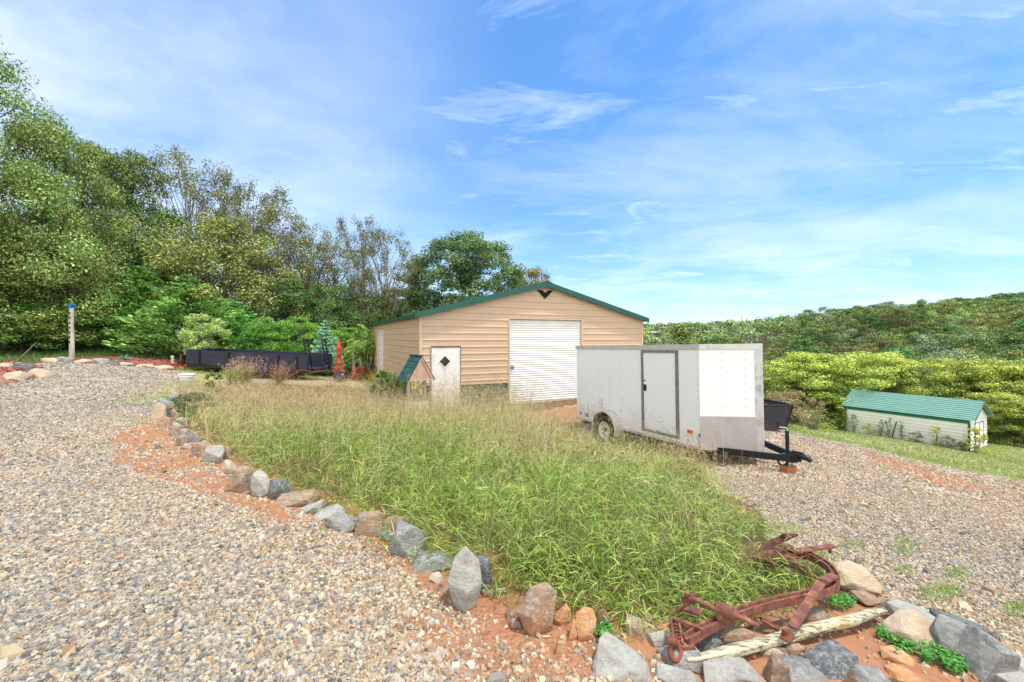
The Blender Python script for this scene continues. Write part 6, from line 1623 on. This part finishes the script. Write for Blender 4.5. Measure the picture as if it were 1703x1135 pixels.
tuft('reed_grass', 1040, 735, 66, 'tan seeding grass tuft before the trailer wheel', 120, [(170,160,110),(150,140,90),(190,170,130)], .007, .35, [(156,130,110)], 'grass clump', .7)
tuft('weed_stalk', 808, 690, 26, 'dark dried weed clump before the green base panels of the garage', 120, [(110,90,70),(90,76,60),(140,110,90)], .02, .5, None, 'weed', .7)
# small blue flowers
b = G(1033, 775); 
for k, (px, py) in enumerate(((1022,763),(1036,767),(1046,765))):
    q = G(px, py, .35); m = MB(); g0 = float(height(q.x, q.y)); m.tube([(0,0,g0-q.z),(0,0,0)], .003, 4)
    root = thing('blue_flower', ('faded blue wildflower, left of three in the grass before the trailer','blue wildflower, middle of three in the grass before the trailer','pale blue wildflower, right of three in the grass before the trailer')[k], 'flower', q)
    m.build('stem', LEAF_FIX, root); m = MB()
    for j in range(8): a = j*.785; m.add([(0,0,0),(.016*math.cos(a-.3),.016*math.sin(a-.3),.012),(.027*math.cos(a),.027*math.sin(a),.01),(.016*math.cos(a+.3),.016*math.sin(a+.3),.012)],[(0,1,2,3)])
    m.build('petals', mk('blue_petal', srgb(150,166,214), None, 5) if k == 0 else bpy.data.materials['blue_petal'], root)

# ------------------------------------------------------------------ the yellow-green row behind the shed
GAIN[0] = 1.05
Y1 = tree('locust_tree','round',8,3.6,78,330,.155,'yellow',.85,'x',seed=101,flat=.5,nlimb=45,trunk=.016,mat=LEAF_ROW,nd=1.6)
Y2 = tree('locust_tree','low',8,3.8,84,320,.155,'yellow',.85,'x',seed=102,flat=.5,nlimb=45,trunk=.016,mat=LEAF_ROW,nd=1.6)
ROW = 'yellow green trees behind the white shed'
used.pop(id(Y1), None)
for i, (px, d, top, w, lab) in enumerate(((1300,46,606,110,'small yellow green tree right behind the trailer nose'),(1352,40,588,140,'first full yellow green tree right of the black scoop'),(1402,42,585,120,'yellow green tree above the left end of the shed roof'),(1452,45,588,110,'yellow green tree above the shed roof, second from its left end'),(1500,46,594,100,'yellow green tree above the middle of the shed roof, left one'),(1545,47,598,100,'yellow green tree above the middle of the shed roof, right one'),(1592,46,596,110,'yellow green tree above the right end of the shed roof'),(1640,42,600,130,'bright yellow tree just right of the shed peak'),(1690,40,606,130,'yellow green tree at the right picture edge'),(1745,40,600,140,'yellow green tree cut by the right picture edge'),(1665,36,655,90,'dark low tree right of the shed end'),(1715,35,650,110,'dark low tree at the right edge beyond the shed'),(1470,52,600,110,'yellow green tree in the back row above the shed, left'),(1570,54,604,110,'yellow green tree in the back row above the shed, right'),(1330,52,604,110,'yellow green tree in the back row above the black scoop'))):
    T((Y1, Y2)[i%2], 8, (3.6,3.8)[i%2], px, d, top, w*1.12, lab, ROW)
for (px, d, top, w, lab) in ((1376,44,604,90,'mid green tree among the yellow green ones left of the shed roof'),(1524,44,610,84,'mid green tree among the yellow green ones above the middle of the shed'),(1614,44,612,80,'mid green tree among the yellow green ones above the shed end'),(1312,43,628,80,'mid green tree lowest of the row beside the trailer nose')): T(Tm2,10,4.4,px,d,top,w,lab,ROW)
T(Td,10,4.0,1640,50,640,110,'dark tree low behind the right end of the shed', ROW); T(Td,10,4.0,1385,50,640,120,'dark tree low behind the left end of the shed', ROW); T(Td,10,4.0,1290,50,640,100,'dark green tree low right behind the trailer nose post', ROW)
T(Td,10,4.0,1720,48,640,110,'dark tree low at the right edge behind the yellow row', ROW)

# ------------------------------------------------------------------ wooded hills: the nearest crowns one by one, the rest as one wood
HP = {}; GAIN[0] = 1.08
for i, (kind, key, f, asp_) in enumerate((('round','dark',.6,1),('low','maple',.6,1),('low','olive',.6,1),('round','oak',.5,1.15),('low','sparse',.7,.85),('low','hillgrey',.6,1),('cone','maple',.8,.7))):
    HP[i] = tree('woodland_tree', kind, 12, 4.6*asp_, 60, 90, .34, key, 1.2, 'x', seed=200+i, flat=f, nlimb=10, trunk=.014, mat=LEAF_FAR, nd=1.8)
rs = random.Random(99); HILL = 'single trees on the wooded hillside'
spots = []
for _ in range(60000):
    px = rs.uniform(1130, 1790); d = rs.uniform(62, 215)
    if px < 1400 and d > 120+ (px-1130)*.25: continue
    x = (px-CX)/F*d; z = float(0)
    spots.append((d, px, x))
spots.sort()
keep = []
for d, px, x in spots:
    if all((x-a)**2+(d-b)**2 > (6.1+.006*d)**2 for a, b, _ in keep[-260:]): keep.append((x, d, px))
    if len(keep) >= 1400: break
vis = []
# show only those whose top can be seen over the ones in front (rough horizon test per column)
hor = {}
for x, d, px in keep:
    H = rs.uniform(8.5, 13); z = float(height(x, d)); top = HY-(z+H-CAMZ)/d*F; col = int(px/14)
    row = HY-(z-CAMZ)/d*F
    cut = min(hor.get(col-1, 9e9), hor.get(col, 9e9), hor.get(col+1, 9e9))
    rowlim = 600 if px > 1280 else 575
    if top < hor.get(col, 9e9)-1.5 and top < rowlim+8: vis.append((x, d, px, H, z, top)); hor[col] = min(hor.get(col, 9e9), top+ (H*.18/d*F))
print('hill trees kept', len(vis))
vis = vis[:290]
COLN = ('dark green','mid green','olive','deep green','brownish','grey green','fresh green')
first = set(); used_labels = {}
for i, (x, d, px, H, z, top) in enumerate(vis):
    k = rs.choices(range(7), [4,3,3,3,2,2,2])[0]
    o = HP[k] if k not in first else copy_tree(HP[k], '')
    first.add(k); s = H/12; w = s*rs.uniform(.85, 1.25)
    o.location = (x, d, z-.3); o.scale = (w, w*rs.uniform(.9,1.1), s); o.rotation_euler = (0,0,rs.uniform(0,6.28)); o['group'] = HILL
    zone = 'near the foot of the hill' if d < 95 else ('halfway up the hill' if d < 150 else 'high on the hill')
    side = 'beyond the trailer nose' if px < 1330 else ('left of the shed peak' if px < 1460 else ('above the shed roof' if px < 1600 else 'far right beyond the shed'))
    o['label'] = '%s round tree crown %s, %s' % (COLN[k], zone, side); o['category'] = 'tree'
lab_groups = {}
for o in list(bpy.data.objects):
    if o.get('group') == HILL: lab_groups.setdefault(o['label'], []).append(o)
for lab, os_ in lab_groups.items():
    for o in os_: o['group'] = 'hillside trees: ' + lab
for k in range(7):
    if k not in first:
        for ch in list(HP[k].children): bpy.data.objects.remove(ch)
        bpy.data.objects.remove(HP[k])
# the far wood
GAIN[0] = 1.05
fx_, fy_, fs_ = [], [], []
n = 26000
d = 118+ (720-118)*RNG.random(n)**.62; px = RNG.uniform(640, 1900, n); x = (px-CX)/F*d
taken = np.array([(a, b) for a, b, *_ in vis])
cell = {}
Vs = []; Fs = []; Cs = []; off = 0; cnt = 0
order = np.argsort(d)
KEY = ['dark','maple','olive','oak','sparse','hillgrey','maple','oak','hillgrey']
tb = unit(RNG.normal(0, 1, (420, 3))); tb[:,2] = np.abs(tb[:,2])*1.0-.15
for i in order:
    a, b = x[i], d[i]; sp_ = 8.2+.008*b; key_ = (int(a//sp_), int(b//sp_))
    if key_ in cell: continue
    if b < 230 and len(taken) and np.min((taken[:,0]-a)**2+(taken[:,1]-b)**2) < 36: continue
    cell[key_] = 1
    H = random.uniform(9, 13.5); R_ = random.uniform(3.8, 5.8); z = float(height(a, b))
    m_ = 240 if b < 260 else (120 if b < 420 else 60)
    dd_ = tb[RNG.integers(0, 420, m_)]; rr = RNG.uniform(.72, 1.08, m_)
    lob = 1+.22*np.sin(dd_[:,0]*5+a)+.2*np.sin(dd_[:,2]*6+b)
    Pp = dd_*(rr*lob)[:,None]*np.array([R_, R_, H*.40])+np.array([a, b, z+H*.55])
    V_, F_, C_ = leafquads(Pp, 0.75 if b < 260 else (1.25 if b < 420 else 2.0), pal(m_, random.choice(KEY))*random.uniform(.8,1.55), .3, .8, ndir=dd_*2.6)
    Vs.append(V_); Fs.append(F_+off); Cs.append(C_); off += len(V_); cnt += 1
print('far trees', cnt, 'faces', off//4)
fw = np_mesh('far_forest', np.concatenate(Vs), np.concatenate(Fs), np.concatenate(Cs), LEAF_FAR)
tag(fw, kind='stuff', label='continuous green forest covering the far hills and ridge', cat='forest')
# ------------------------------------------------------------------ camera, sun, sky
cam = bpy.data.cameras.new('camera'); co = bpy.data.objects.new('camera', cam); COL.objects.link(co); scene.camera = co
cam.sensor_width = 36; cam.lens = F/1703*36; cam.shift_y = -(1135/2-HY)/1703
cam.clip_start = .05; cam.clip_end = 3000
co.location = (0, 0, CAMZ); co.rotation_euler = (math.pi/2, 0, 0)
SUN = Vector((.42, -.12, 1.15)).normalized()
el = math.asin(SUN.z); az = math.atan2(SUN.x, SUN.y)
sl = bpy.data.lights.new('sun', 'SUN'); sl.energy = 2.6; sl.angle = math.radians(4); sl.color = (1, .94, .85)
so = bpy.data.objects.new('sun', sl); COL.objects.link(so); so.rotation_euler = SUN.to_track_quat('Z', 'Y').to_euler(); so.location = (20, -20, 40)
w = bpy.data.worlds.new('World'); scene.world = w; w.use_nodes = True; t = w.node_tree; t.nodes.clear()
def nn_(typ, **kw):
    n = t.nodes.new(typ)
    for k, v in kw.items(): setattr(n, k, v)
    return n
out = nn_('ShaderNodeOutputWorld'); bg = nn_('ShaderNodeBackground'); sky = nn_('ShaderNodeTexSky', sky_type='NISHITA', sun_disc=False)
sky.sun_elevation = el; sky.sun_rotation = az; sky.altitude = 300; sky.air_density = 1.0; sky.dust_density = .3; sky.ozone_density = 3.0
tc = nn_('ShaderNodeTexCoord'); sx = nn_('ShaderNodeSeparateXYZ'); t.links.new(tc.outputs['Generated'], sx.inputs[0])
def M_(op, a, b=0.0, c=None):
    n = nn_('ShaderNodeMath', operation=op)
    for i, v in enumerate((a, b) if c is None else (a, b, c)):
        if isinstance(v, bpy.types.NodeSocket): t.links.new(v, n.inputs[i])
        else: n.inputs[i].default_value = v
    return n.outputs[0]
# thin high cloud sheet: project the view direction on a flat layer
zc = M_('MAXIMUM', sx.outputs[2], .04); zc = M_('ADD', zc, .12)
cb = nn_('ShaderNodeCombineXYZ'); t.links.new(M_('DIVIDE', sx.outputs[0], zc), cb.inputs[0]); t.links.new(M_('DIVIDE', sx.outputs[1], zc), cb.inputs[1])
def wn(scale, detail, rough, st=(1,1,1), rot=0, loc=(0,0,0), dist=0.0):
    mp = nn_('ShaderNodeMapping'); mp.inputs['Scale'].default_value = st; mp.inputs['Rotation'].default_value = (0,0,rot); mp.inputs['Location'].default_value = loc; t.links.new(cb.outputs[0], mp.inputs[0])
    n = nn_('ShaderNodeTexNoise'); n.inputs['Scale'].default_value = scale; n.inputs['Detail'].default_value = detail; n.inputs['Roughness'].default_value = rough; n.inputs['Distortion'].default_value = dist
    t.links.new(mp.outputs[0], n.inputs['Vector']); return n.outputs['Fac']
def ramp(f, stops):
    n = nn_('ShaderNodeValToRGB'); e = n.color_ramp.elements
    while len(e) < len(stops): e.new(.5)
    for i, (p, v) in enumerate(stops): e[i].position = p; e[i].color = (v, v, v, 1)
    t.links.new(f, n.inputs[0]); return n.outputs[0]
veil = ramp(wn(.55, 7, .6, (1,1.6,1), .5, (3.2,1.1,0), .4), [(.46, 0), (.85, .6)])
wisp = ramp(wn(1.5, 9, .66, (1,2.2,1), -.6, (1.3,7.1,0), .8), [(.55, 0), (.85, .6)])
cl = M_('MAXIMUM', veil, wisp)
# more haze toward the horizon
hz = M_('POWER', M_('SUBTRACT', 1.0, M_('MAXIMUM', sx.outputs[2], 0.0)), 5.0)
# unseen bright cloud added behind the viewer as neutral fill for front-facing sides
fill_bank = M_('MULTIPLY', ramp(M_('MULTIPLY', M_('SUBTRACT', 1.0, sx.outputs[1]), .5), [(.50, 0), (.80, 1)]), .8)
lv = M_('MULTIPLY', ramp(M_('MULTIPLY', sx.outputs[0], -1.0), [(0.0, 0), (1.0, 1)]), M_('ADD', .0, ramp(wn(1.3, 7, .6, (1,1,1), 0, (5,2,0)), [(.35, .25), (.75, 1.0)])))
low = M_('MULTIPLY', ramp(wn(.9, 8, .62, (1,1.3,1), .3, (2.7,4.4,0), .5), [(.47, 0), (.76, .6)]), ramp(sx.outputs[2], [(.05, 1), (.45, 0)]))
cl = M_('MAXIMUM', M_('MAXIMUM', cl, lv), low)
_unused = M_('MAXIMUM', cl, M_('MULTIPLY', fill_bank, M_('ADD', .75, M_('MULTIPLY', wn(1.1, 6, .6), .4))))
cl = M_('MINIMUM', M_('ADD', cl, M_('MULTIPLY', hz, .12)), 1.0)
mx = nn_('ShaderNodeMix', data_type='RGBA'); t.links.new(cl, mx.inputs[0])
gm_ = nn_('ShaderNodeGamma'); gm_.inputs[1].default_value = .62; t.links.new(sky.outputs[0], gm_.inputs[0])
hs_ = nn_('ShaderNodeHueSaturation'); hs_.inputs['Saturation'].default_value = 1.42; t.links.new(gm_.outputs[0], hs_.inputs['Color'])
gn = nn_('ShaderNodeMix', data_type='RGBA', blend_type='MULTIPLY'); gn.inputs[0].default_value = 1; t.links.new(hs_.outputs[0], gn.inputs[6]); gn.inputs[7].default_value = (1.08,1.40,1.72,1)
t.links.new(gn.outputs[2], mx.inputs[6]); mx.inputs[7].default_value = (5.6, 5.8, 6.1, 1)
mb = nn_('ShaderNodeMix', data_type='RGBA'); t.links.new(fill_bank, mb.inputs[0]); t.links.new(mx.outputs[2], mb.inputs[6]); mb.inputs[7].default_value = (10.6, 10.5, 10.3, 1)
t.links.new(mb.outputs[2], bg.inputs[0]); bg.inputs[1].default_value = .14; t.links.new(bg.outputs[0], out.inputs[0])
vs_ = scene.view_settings; vs_.view_transform = 'Standard'; vs_.look = 'None'; vs_.gamma = 1; vs_.exposure = 0.85; vs_.use_curve_mapping = False
scene.cycles.max_bounces = 6; scene.cycles.diffuse_bounces = 3; scene.cycles.transmission_bounces = 4; scene.cycles.use_denoising = True
